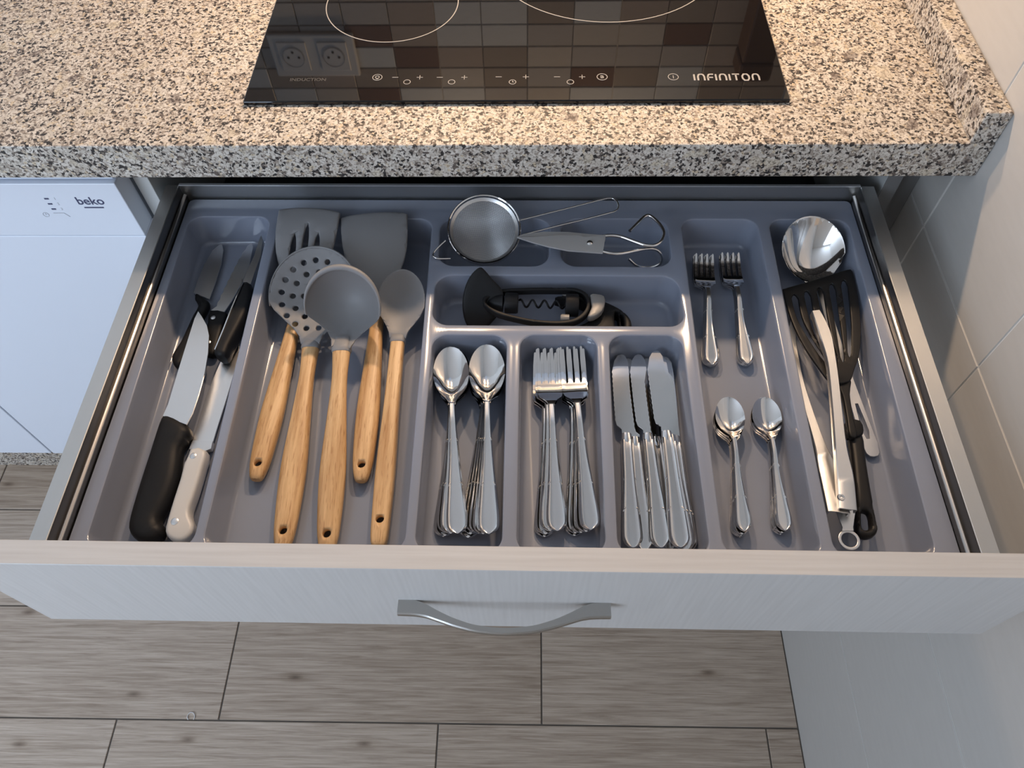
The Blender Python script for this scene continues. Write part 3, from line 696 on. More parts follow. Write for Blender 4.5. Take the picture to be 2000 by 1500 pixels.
def bowl_head(name, L, cy, rx, ry, depth, neck_w, neck_y, parent, mt, th=.0035, holes=(), tilt=0.0, zneck=.002, p=2.0, rings=(.93, .82, .68, .5, .3, .12)):
    """bowl with a tapering neck towards -y; (0, cy) is the bowl's centre"""
    ol = [(rx * math.sin(a), cy + ry * math.cos(a)) for a in np.radians(np.arange(0, 104, 9))]
    xe, ye = ol[-1]; nk = [(xe + (neck_w - xe) * (3 * t * t - 2 * t ** 3) ** .8, ye + (neck_y - ye) * t) for t in (.2, .4, .6, .8, 1.0)]
    right = ol + nk; full = right + [(-x_, y_) for x_, y_ in right[::-1][:-1]]
    ex = []
    for r_ in rings: ex += [(rx * r_ * math.cos(a), cy + ry * r_ * math.sin(a)) for a in np.linspace(0, 2 * PI, max(10, int(40 * r_ + 8)), endpoint=False)]
    def zf(x_, y_):
        q = math.hypot(x_ / rx, (y_ - cy) / ry); z = -depth * max(0, 1 - min(1, q) ** p)
        z += tilt * max(0, y_ - (cy - ry))
        return z + (zneck * max(0, (cy - y_) / (cy - neck_y)) if y_ < cy else 0)
    return plate(name, full[::-1], mt, parent, holes=holes, th=th, zf=zf, rnd=.0012, extra=ex, grid=.006 if holes else None, smooth=60)

def round_utensil(name, label, hole_px, neck_px, zn, tip_px, alpha, wide_v, half_px, depth, th, hw=HW, hth=HTH, sq=2.6, hole_off=.0165, perf=False, p=2.0, rings=(.93, .82, .68, .5, .3, .12), neck=.0105, lip=0):
    u_, hl_, N_, W = utensil(name, label, hole_px, FL + .0095, neck_px, zn, hole_off); T_ = rise(N_, tip_px, math.radians(alpha))
    wood_handle(u_, hl_, hw, hth, hole_off, sq=sq)
    L = (T_ - N_).length; f_ = .5
    lo, hi = 0, 1                                      # widest point of the head between neck and tip
    for _ in range(40):
        f_ = (lo + hi) / 2; C_ = N_.lerp(T_, f_); d = C_ - CPOS; v = 750 - F_PX * d.dot(UP) / d.dot(FW)
        if v > wide_v: lo = f_
        else: hi = f_
    cy = L * f_; ry = L - cy; rx = half_px * (C_ - CPOS).dot(FW) / F_PX
    hh = []
    if perf:
        for rr_, nn_, ph in ((.26, 6, 0), (.50, 11, .3), (.74, 17, .1)): hh += [circle(rx * rr_ * math.cos(ph + 2 * PI * i / nn_), cy + ry * rr_ * math.sin(ph + 2 * PI * i / nn_), .0032, n=12)[::-1] for i in range(nn_)]
    hd_ = head_on(bowl_head('head', L, cy, rx, ry, depth, neck, .004, u_, M['sil'], th, hh, zneck=.004, p=p, rings=rings), W, N_, T_)
    if lip:
        an = np.radians(np.linspace(-105, 105, 41)); tube('rim', [((rx - lip * .4) * math.sin(a), cy + (ry - lip * .4) * math.cos(a), -lip * .5) for a in an], [max(.0006, lip * math.cos(a * .8)) for a in an], M['sil'], hd_, 8)
    return u_
round_utensil('skimmer', 'grey perforated skimmer with round holes and wooden handle', (556, 1040), (607, 680), -.158, (616, 481), 20, 572, 88, .010, .003, perf=True, lip=.0014)
round_utensil('ladle', 'deep grey silicone ladle with wooden handle lying on top of the skimmer', (641, 1045), (667, 686), -.141, (667, 520), 46, 600, 77.5, .034, .0048, lip=.0034, p=2.4, rings=(.97, .92, .85, .76, .65, .5, .3, .12))
round_utensil('serving_spoon', 'grey silicone cooking spoon with squared wooden handle beside the spoon compartment', (744, 1018), (777, 669), -.157, (787, 525), 27, 590, 47.5, .010, .004,
              hw=[(0, .0165), (.3, .0195), (.7, .0160), (1, .0150)], hth=[(0, .014), (.5, .015), (1, .013)], sq=4.0, hole_off=.026, neck=.0092)

# ------------------------------------------------------------------ table cutlery
def handle_part(parent, L0, L1, wend, wneck, z0, zn, zmid, th, nm='handle'):
    """cutlery handle from its rounded end (y = 0) to the neck"""
    D_ = L1
    st = [(0, 0, .0004, z0 - .0004, 0, th * .8), (.0009, 0, wend * .34, z0, 0, th), (.0030, 0, wend * .70, z0, 0, th), (.0065, 0, wend * .93, z0, 0, th), (.012, 0, wend, z0 + .0004, 0, th), (D_ * .30, 0, wend * .80, z0 + (zmid - z0) * .4, 0, th), (D_ * .62, 0, wend * .48, zmid, 0, th), (D_ * .88, 0, wneck * 1.05, zn, 0, th * 1.1), (D_, 0, wneck, zn, 0, th * 1.2)]
    ys = np.concatenate([[0, .0003, .0009, .0018, .003, .0046, .0065, .009], np.linspace(.012, D_, 26)])
    h = sheet(nm, st, M['cutlery'], parent, rim=.0010, ys=ys)
    for yy, sd_ in ((D_ * .36, -1), (D_ * .36, 1), (D_ * .70, -1), (D_ * .70, 1)):
        w_ = float(pchip([s[0] for s in st], [s[2] for s in st], yy)); zz = float(pchip([s[0] for s in st], [s[3] for s in st], yy))
        tube('engraved_tie', [(sd_ * w_ * .95, yy - .0016, zz + .0004), (sd_ * w_ * .80, yy, zz + .0008), (sd_ * w_ * .62, yy + .0016, zz + .0003)], .0005, M['steel'], h, 4)
    return h
def make_spoon(name, label, group, L, bw, wend):
    t = thing(name, label, 'spoon', group=group)
    yb = L * .655; handle_part(t, 0, yb, wend, wend * .30, .0045, .0135, .0085, .0022)
    B = L - yb; R_ = bw / 2; st = []
    for q, w_ in ((-.02, .19), (.04, .22), (.10, .34), (.18, .56), (.28, .77), (.40, .93), (.52, 1.0), (.64, .985), (.76, .89), (.86, .73), (.93, .54), (.97, .37), (.99, .21), (1.0, .03)):
        dz = math.sin(PI * min(1, max(0, q))) ** .8 if 0 < q < 1 else 0
        st.append((yb + B * q, 0, R_ * w_, .0135 - .0045 * min(1, max(0, q) / .3) + .003 * max(0, q - .5) * 2, bw * .24 * dz, .0011))
    ys = yb + B * np.concatenate([np.linspace(-.02, .9, 30), 1 - (1 - np.linspace(0, 1, 10)[1:]) ** 2 * .1])
    sheet('bowl', st, M['chrome'], t, ns=18, ys=ys, taper=.1, smooth=70)
    return t
def make_fork(name, label, group, L, hw_, wend):
    t = thing(name, label, 'fork', group=group)
    yb = L * .645; handle_part(t, 0, yb, wend, wend * .34, .0045, .0150, .0090, .0022)
    B = L - yb; h = hw_ / 2; nk = wend * .34
    yr = yb + B * .44; right = [(nk, yb - .002), (nk * 1.15, yb + B * .05), (h * .55, yb + B * .11), (h * .88, yb + B * .165), (h * .99, yb + B * .24), (h, yb + B * .34)]
    tw = hw_ / 4 * .60; pit = (hw_ - tw) / 3; top = []
    for i in range(3, -1, -1):
        xc = -h + tw / 2 + i * pit; tt = tw * .30
        out = [(xc + tw / 2, yr if i == 3 else yr + B * .0), (xc + tw * .47, yb + B * .8), (xc + tt, L - .0012), (xc, L), (xc - tt, L - .0012), (xc - tw * .47, yb + B * .8), (xc - tw / 2, yr)]
        top += out
        if i: top.append((xc - pit / 2, yr - tw * .45))
    full = right + top + [(-x_, y_) for x_, y_ in right[::-1]]
    zs_ = lambda x_, y_: float(pchip([0, .1, .3, .5, .8, 1], [.0150, .0120, .0058, .0045, .0075, .0120], np.array([(y_ - yb) / B]))[0])
    ex = [(x_ * h, yb + B * q) for q in (.05, .1, .15, .2, .25, .3, .35, .4) for x_ in (-.7, -.35, 0, .35, .7)] + [(-h + tw / 2 + i * pit, yb + B * q) for i in range(4) for q in (.5, .6, .7, .8, .9)]
    dense = []
    for a, b in zip(full, full[1:] + full[:1]):
        n_ = max(1, int(math.dist(a, b) / .006)); dense += [(a[0] + (b[0] - a[0]) * i / n_, a[1] + (b[1] - a[1]) * i / n_) for i in range(n_)]
    plate('tines', dense, M['chrome'], t, th=.0020, zf=zs_, extra=ex, smooth=50)
    return t
def make_knife(name, label, group, L):
    t = thing(name, label, 'knife', group=group)
    yb = L * .515
    st = [(0, 0, .0010, .0042, 0, .0030), (.0012, 0, .0045, .0046, 0, .0045), (.0045, 0, .0078, .0050, 0, .0050), (.010, 0, .0098, .0052, 0, .0052), (yb * .30, 0, .0088, .0058, 0, .0058), (yb * .65, 0, .0064, .0064, 0, .0064), (yb * .94, 0, .0056, .0068, 0, .0066), (yb, 0, .0054, .0064, 0, .0060)]
    h = sheet('handle', st, M['cutlery'], t, rim=.0010, ys=np.concatenate([[0, .0005, .0012, .0025, .0045, .007], np.linspace(.010, yb, 20)]))
    for yy, w_ in ((yb * .33, .0086), (yb * .62, .0066)):
        for sd_ in (-1, 1): tube('engraved_tie', [(sd_ * w_ * .95, yy - .002, .0056), (sd_ * w_ * .8, yy, .0064), (sd_ * w_ * .6, yy + .002, .0058)], .0006, M['chrome'], h, 4)
    lathe('ferrule', [(.0052, -.004), (.0056, -.002), (.0056, .002), (.0050, .008)], M['chrome'], t, 16, 'y', loc=(0, yb, .0034)).scale = (1, 1, .62)
    B = L - yb
    sp = [(.0048, yb), (.0050, yb + B * .2), (.0062, yb + B * .5), (.0066, yb + B * .8), (.0058, yb + B * .93), (.0030, L - .0015), (0, L)]
    ed = [(-.0045, L - .002), (-.0085, L - .009), (-.0108, L - .020)]
    for i in range(22): ed.append((-.0118 + (.0006 if i % 2 else 0) + .0010 * (i / 21) ** 2, L - .024 - (B * .80 - .024) * i / 21))
    ed += [(-.0095, yb + B * .165), (-.006, yb + B * .135), (-.0046, yb + B * .12), (-.0046, yb)]
    plate('blade', (sp + ed)[::1], M['chrome'], t, th=.0013, z=.0042, smooth=30)
    return t
# small shifts (up, across, forward) that let every piece rest clear of the tray and its neighbours
SETTLED = [(0.001, 0.004, -0.009), (0.001, 0.004, -0.006), (0.0015, 0.004, 0), (0.0035, 0.004, 0), (0.001, 0.003, 0), (0.007, 0.001, -0.009), (0.0015, 0, -0.003), (0.0015, 0, 0), (0.002, 0, 0), (0.001, 0, 0), (0.001, -0.001, 0), (0, 0, -0.006), (0.001, -0.001, -0.003), (0.0015, 0, 0), (0.001, 0, -0.003), (0, 0, -0.006), (0.001, -0.002, -0.003), (0.001, 0, -0.003), (0.001, 0.001, -0.003), (0.001, -0.001, -0.003), (0, 0, 0), (0, 0, 0), (0.0055, -0.001, 0), (0.0045, 0, 0), (0, 0, 0), (0, 0, 0), (0.003, 0, 0), (0, 0, 0), (0.001, 0, 0), (0.001, 0, 0), (0, 0, 0), (0.001, 0, 0), (0.001, 0, 0), (0, 0, 0), (0.001, 0, 0), (0.001, 0, 0), (0.0015, 0, 0), (0, 0, 0), (0.001, 0, 0), (0.0015, 0, 0)]
LAID = []
def lay(proto, used, end_px, tip_px, z, label=None, group=None):
    o = proto if not used else copy_tree(proto)
    if label: o['label'] = label
    if group: o['group'] = group
    dz_, dx_, dy_ = SETTLED[len(LAID)]; LAID.append(o); s_ = Vector((dx_, dy_, 0)); z += dz_
    aim(o, at(*end_px, z) + s_, at(*tip_px, z) + s_); return z
def stack(proto, used, label_top, label_low, group, ends, tips, dz, z0=FL):
    """from the lowest to the topmost"""
    n = len(ends); z = z0 + .0004 - dz * .8
    for i, (e, tp) in enumerate(zip(ends, tips)):
        z = lay(proto, used or i > 0, e, tp, z + dz * .8, label_top if i == n - 1 else label_low, group)
def ends_between(a, b, n): return [(a[0] + (b[0] - a[0]) * i / (n - 1), a[1] + (b[1] - a[1]) * i / (n - 1)) for i in range(n)]
sp = make_spoon('tablespoon', 'x', 'x', .2120, .0380, .0101)
stack(sp, False, 'steel tablespoon on top of the stack next to the wooden handles', 'steel tablespoon underneath in the stack next to the wooden handles', 'tablespoons beside the wooden handles',
      [(860, 1034), (862, 1038), (866, 1043), (873, 1045), (888, 1045)], [(884, 697), (883, 694), (880, 690), (876, 685), (875, 683)], .0032)
stack(sp, True, 'steel tablespoon on top of the stack next to the large forks', 'steel tablespoon underneath in the stack next to the large forks', 'tablespoons beside the forks',
      [(913, 1036), (920, 1040), (928, 1043), (936, 1045), (944, 1046), (957, 1046)], [(955, 700), (955, 698), (955, 697), (955, 695), (954, 693), (953, 691)], .0032)
fk = make_fork('dinner_fork', 'x', 'x', .2090, .0262, .0098)
stack(fk, False, 'large steel fork on top of the stack beside the tablespoons', 'large steel fork underneath in the stack beside the tablespoons', 'dinner forks beside the tablespoons',
      [(1063, 1040), (1067, 1041), (1074, 1040), (1088, 1034)], [(1065, 692), (1066, 689), (1068, 686), (1070, 682)], .0034)
stack(fk, True, 'large steel fork on top of the stack beside the table knives', 'large steel fork underneath in the stack beside the table knives', 'dinner forks beside the table knives',
      [(1121, 1038), (1127, 1039), (1134, 1038), (1142, 1036), (1155, 1032)], [(1118, 694), (1118, 691), (1117, 689), (1116, 687), (1115, 684)], .0034)
kn = make_knife('table_knife', 'x', 'x', .2230)
GK = 'table knives'
for i, (e, tp, z, lb_) in enumerate((((1258, 1078), (1226, 700), .0006, 0), ((1306, 1078), (1262, 699), .0006, 0), ((1346, 1078), (1300, 699), .0006, 1), ((1338, 1078), (1288, 698), .0095, 0),
                                     ((1236, 1072), (1213, 690), .0085, 2), ((1290, 1072), (1246, 692), .0085, 3), ((1328, 1072), (1281, 690), .0190, 4))):
    lay(kn, i > 0, e, tp, FL + z, [['lower table knife between the top knife by the forks and the middle one', 'lower table knife showing between the middle top knife and the highest knife', '', 'table knife lying directly under the top knife beside the small fork compartment'][min(i, 3)], 'lowest serrated table knife against the small fork compartment wall', 'serrated table knife on top of the pile next to the large forks', 'serrated table knife on top in the middle of the pile', 'serrated table knife on top of the pile next to the small fork compartment'][lb_], GK)
sf = make_fork('small_fork', 'x', 'x', .1560, .0228, .0088)
stack(sf, False, 'small steel fork on top of the stack beside the corkscrew compartment', 'small steel fork underneath in the stack beside the corkscrew compartment', 'small forks beside the corkscrew compartment',
      [(1386, 720), (1387, 718), (1389, 716)], [(1367, 511), (1369, 508), (1372, 504)], .0036)
stack(sf, True, 'small steel fork on top of the stack beside the black spatula compartment', 'small steel fork underneath in the stack beside the black spatula compartment', 'small forks beside the spatula compartment',
      [(1455, 719), (1456, 717), (1458, 714)], [(1417, 510), (1419, 507), (1422, 504)], .0036)
ts = make_spoon('teaspoon', 'x', 'x', .1450, .0300, .0079)
stack(ts, False, 'steel teaspoon on top of the stack beside the table knives', 'steel teaspoon underneath in the stack beside the table knives', 'teaspoons beside the table knives',
      [(1443, 1052), (1445, 1050), (1447, 1047), (1452, 1040)], [(1413, 797), (1414, 793), (1415, 789), (1417, 784)], .0034)
stack(ts, True, 'steel teaspoon on top of the stack beside the tongs', 'steel teaspoon underneath in the stack beside the tongs', 'teaspoons beside the tongs',
      [(1522, 1047), (1525, 1044), (1531, 1039)], [(1484, 793), (1485, 789), (1487, 784)], .0034)

# ------------------------------------------------------------------ strainer and scissors
T_, B_ = at(937, 382, -.106), at(955, 516, -.139)
C_ = (T_ + B_) / 2; RS = (T_ - B_).length / 2 * .99
st_ = thing('strainer', 'round fine-mesh steel strainer with looped wire handle', 'strainer')
aim(st_, C_, T_)                      # local y runs up the tilted rim, z is the rim's normal
SW = RS - .001
lathe('rim_band', [(RS - .0012, .0022), (RS, .0030), (RS + .0008, .0022), (RS + .0006, -.0040), (RS - .0008, -.0042), (RS - .0012, .0022)], M['chrome'], st_, 56)
lathe('mesh_collar', [(SW * .97, .0), (SW * .90, -.0016), (SW * .885, -.0022), (SW * .97, -.0012)], M['steel'], st_, 48)
V = []; Fc = []
dpt = .021
def zb(x_, y_): return -.002 - dpt * max(0, 1 - (x_ * x_ + y_ * y_) / (SW * .9) ** 2)
for ax in (0, 1):
    for c_ in np.arange(-SW * .89, SW * .89, .00115):
        hl_ = math.sqrt(max(0, (SW * .9) ** 2 - c_ * c_)); n_ = 22
        if hl_ < .003: continue
        b = len(V)
        for i in range(n_):
            s_ = -hl_ + 2 * hl_ * i / (n_ - 1); x_, y_ = (s_, c_) if ax else (c_, s_); z_ = zb(x_, y_) + (.0001 if ax else -.0001); r_ = .00028
            for q in range(3):
                a = 2 * PI * q / 3; d_ = r_ * math.cos(a); e_ = r_ * math.sin(a)
                V.append((x_ + (0 if ax else d_), y_ + (d_ if ax else 0), z_ + e_))
        for i in range(n_ - 1):
            for q in range(3): Fc.append((b + i * 3 + q, b + i * 3 + (q + 1) % 3, b + (i + 1) * 3 + (q + 1) % 3, b + (i + 1) * 3 + q))
me = bpy.data.meshes.new('wire_mesh'); me.from_pydata(V, [], Fc); me.shade_smooth(); me.materials.append(mat('mesh_wire', (.75, .75, .75), .4, 1.0)); om = bpy.data.objects.new('wire_mesh', me); COL.objects.link(om); om.parent = st_
bpy.context.view_layer.update(); inv = st_.matrix_world.inverted()
def lp(px, py, z): return inv @ at(px, py, z)
wl = [lp(1016, 430, -.120), lp(1060, 419, -.119), lp(1120, 404, -.118), lp(1170, 391, -.117)] + [lp(*q, -.117) for q in ((1190, 387), (1200, 389), (1207, 397), (1207, 407), (1200, 413), (1190, 416))] + [lp(1140, 429, -.118), lp(1090, 441, -.119), lp(1020, 459, -.122)]
tube('wire_handle', [tuple(p) for p in crom(wl, 5, False)], .0011, M['chrome'], st_, 8)
tube('rest_hook', [tuple(p) for p in crom([lp(870, 470, -.124), lp(857, 482, -.126), lp(847, 494, -.128), lp(847, 501, -.128), lp(856, 505, -.129), lp(880, 505, -.130)], 4, False)], .0010, M['chrome'], st_, 8)
o = at(1155, 474, -.127); sc = thing('kitchen_scissors', 'steel kitchen scissors with bent wire handles pointing at the strainer', 'scissors', o)
flat('blade', [(1010, 462), (1022, 457), (1062, 452.5), (1110, 453), (1150, 457), (1183, 459), (1182, 470), (1134, 466), (1090, 462), (1050, 463)][::-1], -.1150, o, M['soft'], sc, .0018)
flat('blade', [(1010, 463), (1040, 463), (1090, 459), (1134, 459), (1139, 463), (1183, 458), (1180, 478), (1177, 494), (1150, 492), (1110, 489), (1070, 481), (1040, 473)][::-1], -.1125, o, M['soft'], sc, .0018)
lathe('pivot_screw', [(0, .0016), (.0022, .0014), (.0034, .0004), (.0034, -.001)], M['chrome'], sc, 18, loc=at(1152, 474, -.1125) - o)
def wire(pts, z, r, nm, par, org, k_=6, mt=None): return tube(nm, [tuple(p) for p in crom([at(x_, y_, z) - org for x_, y_ in pts], k_, False)], r, mt or M['chrome'], par, 10)
wire([(1176, 461), (1196, 460), (1215, 463), (1240, 472), (1262, 479), (1280, 479), (1292, 470), (1297, 455), (1291, 441), (1279, 428), (1268, 421), (1259, 423), (1248, 433), (1230, 451)], -.1150, .0019, 'wire_loop', sc, o)
lw = [((1176, 491), -.1150), ((1195, 495), -.1155), ((1215, 495), -.117), ((1240, 490), -.119), ((1262, 486), -.122), ((1280, 487), -.127), ((1291, 496), -.134), ((1293, 506), -.141), ((1288, 516), -.148), ((1272, 522), -.153), ((1256, 522), -.153), ((1242, 518), -.148), ((1228, 505), -.140)]
tube('wire_loop', [tuple(p) for p in crom([at(*q, z_) - o for q, z_ in lw], 6, False)], .0019, M['chrome'], sc, 10)

# ------------------------------------------------------------------ corkscrew
ZK = FL + .027
o = at(1070, 598, FL); ck = thing('corkscrew', 'black plastic twist corkscrew with paddle handle and spiral screw', 'corkscrew', o)
hp = [(939, 519), (929, 524), (917, 538), (908, 558), (903, 584), (904, 608), (909, 626), (918, 640), (936, 645), (952, 634), (972, 612), (982, 596), (985, 578), (978, 560), (962, 543), (948, 526)]
zv = lambda v: -.116 - .050 * (v - 519) / 121
pw = [at(x_, y_, zv(y_)) - o for x_, y_ in hp]; kk = np.polyfit([p.y for p in pw], [p.z for p in pw], 1)
plate('turning_handle', [(p[0], max(p[1], -.1265 - o.y)) for p in crom([(p.x, p.y) for p in pw], 3)], M['black'], ck, th=.007, zf=lambda x_, y_: kk[0] * y_ + kk[1], rnd=.003, grid=.008)
def ring_path(pts, k_=4): return [(p[0], max(p[1], -.1275)) for p in crom(wp(pts, ZK + .008), k_)]
fo = ring_path([(942, 586), (950, 575), (968, 567), (990, 563), (1040, 561), (1090, 561), (1125, 562), (1146, 572), (1153, 588), (1150, 606), (1138, 620), (1118, 629), (1085, 632), (1040, 628), (1000, 620), (972, 612), (952, 600)])
fi = ring_path([(948, 587), (958, 578), (972, 572), (992, 568), (1040, 566), (1088, 566), (1120, 567), (1139, 575), (1146, 589), (1143, 603), (1132, 615), (1115, 623), (1085, 626), (1042, 623), (1002, 615), (976, 607), (957, 598)])
plate('frame', sub(fo, o)[::-1], M['black'], ck, holes=[sub(fi, o)], th=.009, z=ZC + ZK + .008 - o.z, rnd=.0012)
body = ring_path([(1085, 564), (1120, 561), (1159, 566), (1190, 576), (1217, 590), (1233, 606), (1237, 622), (1230, 634), (1214, 640), (1180, 640), (1140, 636), (1100, 634), (1128, 622), (1150, 612), (1158, 597), (1152, 582), (1130, 570)], 3)
slots_ = [ring_path([(1203, 594), (1209, 594), (1212, 606), (1212, 622), (1206, 625), (1203, 612)], 2), ring_path([(1214, 598), (1219, 602), (1222, 612), (1222, 624), (1217, 627), (1215, 612)], 2)]
plate('bottle_cup', sub(body, o)[::-1], M['black'], ck, holes=[sub(s, o) for s in slots_], th=.020, z=ZC + FL + .022 - o.z, rnd=.003)
ax0, ax1 = at(950, 590, ZK), at(1160, 598, ZK); dx = (ax1 - ax0).normalized()
def axial(nm, pxa, prof, mt, n_=24):
    p = at(pxa, 590 + (pxa - 950) * .038, ZK) - o; q = lathe(nm, prof, mt, ck, n_, 'x'); q.location = p; q.rotation_euler = (0, 0, math.atan2(dx.y, dx.x)); return q
axial('cone', 950, [(0, 0), (.004, .002), (.0085, .010), (.0105, .019), (0, .019)], M['black'])
axial('collar', 986, [(0, 0), (.0115, .0003), (.0120, .002), (.0120, .0130), (.0112, .0150), (0, .0150)], M['black'])
axial('ring_collar', 1104, [(.0085, 0), (.0128, .0005), (.0132, .002), (.0132, .0130), (.0122, .0150), (.0085, .0150), (.0085, 0)], M['black'])
hx_ = []
for i in range(97):
    a = 2 * PI * 4.2 * i / 96; p = at(1014 + (1112 - 1014) * i / 96, 592 + 4 * i / 96, ZK) - o; r_ = .0042
    hx_.append(p + Vector((-dx.y, dx.x, 0)) * r_ * math.cos(a) + Vector((0, 0, 1)) * r_ * math.sin(a))
tube('spiral_screw', hx_, .0012, M['black'], ck, 8)
flat('grey_insert', [(1152, 575), (1166, 573), (1180, 577), (1182, 590), (1176, 606), (1160, 617), (1148, 616), (1156, 598)][::-1], ZK + .0075, o, M['dull'], ck, .010, 2, rnd=.002)
for (x_, y_) in ((1098, 570), (1094, 622)): axial('wing_pin', x_, [(0, 0), (.004, .0004), (.005, .002), (.005, .010), (0, .0104)], M['dull']).location = at(x_, y_, ZK - .002) - o

# ------------------------------------------------------------------ steel ladle, black turner, tongs
A_ = at(1706, 893, FL + .004); T_ = at(1566, 456, FL + .022)
sl = aim(thing('gravy_ladle', 'polished steel ladle with round bowl and slotted handle end under the black spatula', 'ladle'), A_, T_); L = (T_ - A_).length
cy = L - .0368
bowl_head('bowl', L, cy, .0372, .0372, .027, .0050, cy - .052, sl, M['chrome'], .0016, zneck=-.001, tilt=.42, p=2.2, rings=(.97, .92, .86, .78, .68, .56, .42, .28, .12))
hl_ = cy - .046
ho = [(-.0065, .004), (-.004, .0008), (0, 0), (.004, .0008), (.0065, .004), (.0080, .015), (.0070, .040), (.0052, .09), (.0044, hl_), (-.0044, hl_), (-.0052, .09), (-.0070, .040), (-.0080, .015)]
plate('handle', ho, M['steel'], sl, holes=[[(-.0018, .020), (-.0040, .030), (-.0016, .062), (.0016, .062), (.0040, .030), (.0018, .020)]], th=.0018, zf=lambda x_, y_: .002 - .002 * math.sin(PI * min(1, y_ / hl_)), grid=.008)
o = at(1690, 1040, FL); bt = thing('slotted_spatula', 'black nylon slotted spatula lying under the tongs', 'spatula', o)
zt = FL + .0315
def zturn(x_, y_): return 0
def tilt(pts): return wp(pts, zt)
ol = [tuple(p) for p in crom(tilt([(1530, 568), (1533, 563), (1560, 555), (1610, 540), (1655, 526), (1663, 527), (1668, 536), (1676, 575), (1681, 620), (1682, 660), (1678, 695), (1669, 722), (1662, 742), (1645, 748), (1630, 748), (1617, 741), (1598, 716), (1575, 683), (1556, 648), (1541, 610)]), 3)]
sl_ = []
for (x0, y0), (xm, ym), (x1, y1) in (((1552, 577), (1566, 630), (1610, 702)), ((1576, 570), (1592, 640), (1622, 704)), ((1601, 563), (1616, 640), (1634, 706)), ((1625, 556), (1638, 640), (1647, 704)), ((1649, 549), (1658, 630), (1660, 694))):
    c = crom([(x0, y0), (xm, ym), (x1, y1)], 6, False); n_ = len(c); lft, rgt = [], []
    for i, p in enumerate(c):
        w_ = (6.6 - 3.2 * i / (n_ - 1)) * (.55 if i in (0, n_ - 1) else 1); lft.append((p[0] - w_, p[1])); rgt.append((p[0] + w_, p[1]))
    sl_.append(sub(wp([(x0, y0 - 3)] + rgt + [(x1, y1 + 3)] + lft[::-1], zt), o))
plate('head', sub(ol, o)[::-1], M['turner'], bt, holes=[s for s in sl_], th=.0035, z=ZC + zt - o.z, rnd=.0012)
flat('neck', [(1632, 738), (1662, 738), (1661, 770), (1668, 815), (1675, 850), (1660, 850), (1654, 815), (1645, 770)], zt - .003, o, M['turner'], bt, .007, 3, rnd=.002)
flat('joint_band', [(1655, 820), (1681, 820), (1688, 840), (1682, 850), (1660, 850)], zt - .005, o, M['black'], bt, .012, 2, rnd=.002)
hole_ = [tuple(p) for p in crom(wp([(1685, 998), (1692, 996), (1699, 1000), (1702, 1015), (1702, 1028), (1694, 1033), (1686, 1030), (1684, 1014)], zt - .008), 3)]
flat('handle', [(1662, 846), (1686, 846), (1694, 900), (1704, 960), (1713, 1010), (1717, 1032), (1710, 1044), (1697, 1048), (1682, 1043), (1675, 1030), (1674, 990), (1670, 930), (1665, 880)], zt - .008, o, M['turner'], bt, .013, 3, rnd=.0045, holes=[sub(hole_, o)])
o = at(1645, 975, FL); tg = thing('tongs', 'steel serving tongs with hanging ring lying across the black spatula', 'tongs', o)
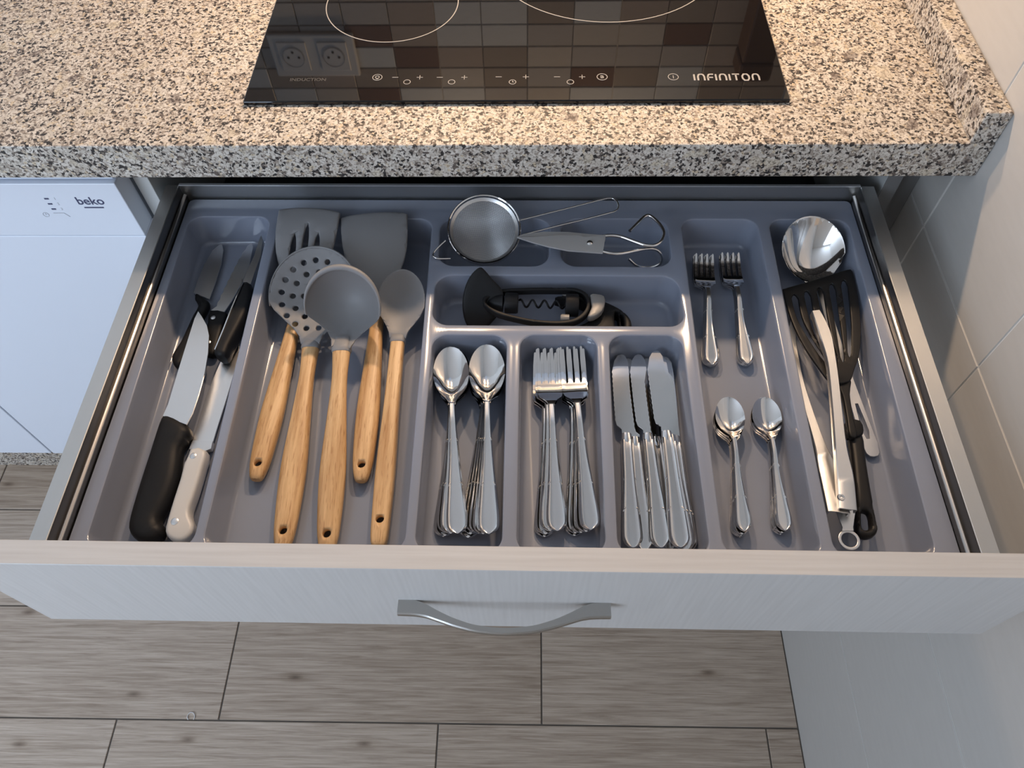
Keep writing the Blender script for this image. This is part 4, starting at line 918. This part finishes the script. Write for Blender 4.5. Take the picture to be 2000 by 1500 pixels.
def arm(pts, zsl, wds, nm):
    """U-section arm through photo points with heights, flanges along both sides"""
    C = [at(x_, y_, z_) - o for (x_, y_), z_ in zip(pts, zsl)]; C = [Vector(p) for p in crom(C, 5, False)]; n_ = len(C); wq = pchip(np.linspace(0, 1, len(wds)), wds, np.linspace(0, 1, n_))
    V = []; Fc = []
    for i, p in enumerate(C):
        t = (C[min(i + 1, n_ - 1)] - C[max(i - 1, 0)]).normalized(); s = t.cross(Vector((0, 0, 1))).normalized(); wv = wq[i]
        sc_ = .0009 * math.sin(i * 2.1) if i < 10 else 0
        for a, h in ((-1, -.0075 + sc_), (-1, -.001), (-.85, 0), (.85, 0), (1, -.001), (1, -.0075 - sc_), (.84, -.0075 - sc_), (.84, -.0014), (-.84, -.0014), (-.84, -.0075 + sc_)):
            V.append(p + s * a * wv + Vector((0, 0, h)))
    for i in range(n_ - 1):
        for q in range(10): Fc.append((i * 10 + q, i * 10 + (q + 1) % 10, (i + 1) * 10 + (q + 1) % 10, (i + 1) * 10 + q))
    Fc += [tuple(range(10)), tuple(range((n_ - 1) * 10, n_ * 10))]
    return mesh(nm, V, Fc, M['steel'], tg, 40)
zA = FL + .040
arm([(1552, 622), (1547, 660), (1562, 738), (1580, 800), (1603, 870), (1622, 925), (1640, 1000)], [FL + .012, FL + .013, FL + .016, FL + .018, FL + .022, FL + .025, zA - .0025], [.0035, .0046, .0036, .0042, .0060, .0098, .0100], 'arm')
arm([(1594, 606), (1612, 650), (1626, 710), (1635, 790), (1643, 870), (1652, 930), (1657, 994)], [zA + .004, zA + .004, zA + .004, zA + .003, zA + .002, zA + .001, zA], [.0045, .0066, .0046, .0048, .0056, .0078, .0082], 'arm')
lathe('rivet', [(.0012, .0006), (.0030, .0008), (.0036, 0), (.0036, -.001)], M['chrome'], tg, 18, loc=at(1643, 971, zA + .0004) - o)
rc = at(1659, 1054, FL + .024); rg = [(x_ + rc.x, y_ + rc.y) for x_, y_ in circle(0, 0, .0100, n=32)]; ri = [(x_ + rc.x, y_ + rc.y) for x_, y_ in circle(0, 0, .0071, n=28)]
plate('hanging_ring', sub(rg, o), M['steel'], tg, holes=[sub(ri, o)], th=.0018, z=rc.z - o.z, rnd=.0006)
flat('pull_plate', [(1634, 1000), (1671, 996), (1666, 1030), (1667, 1036), (1645, 1036), (1646, 1030)][::-1], FL + .0255, o, M['steel'], tg, .0015)

# ------------------------------------------------------------------ lint on the floor
c = at(372, 1400, -ZC); ln = meta(tube('lint_curl', [Vector((.008 * math.cos(a) * (1 - a / 9), .008 * math.sin(a) * (1 - a / 14), .0012 + .0006 * math.sin(a * 2))) for a in np.linspace(-.6, 4.2, 24)], .0009, M['lint'], None, 6), 'small curl of white lint on the floor plank joint', 'lint'); ln.location = c
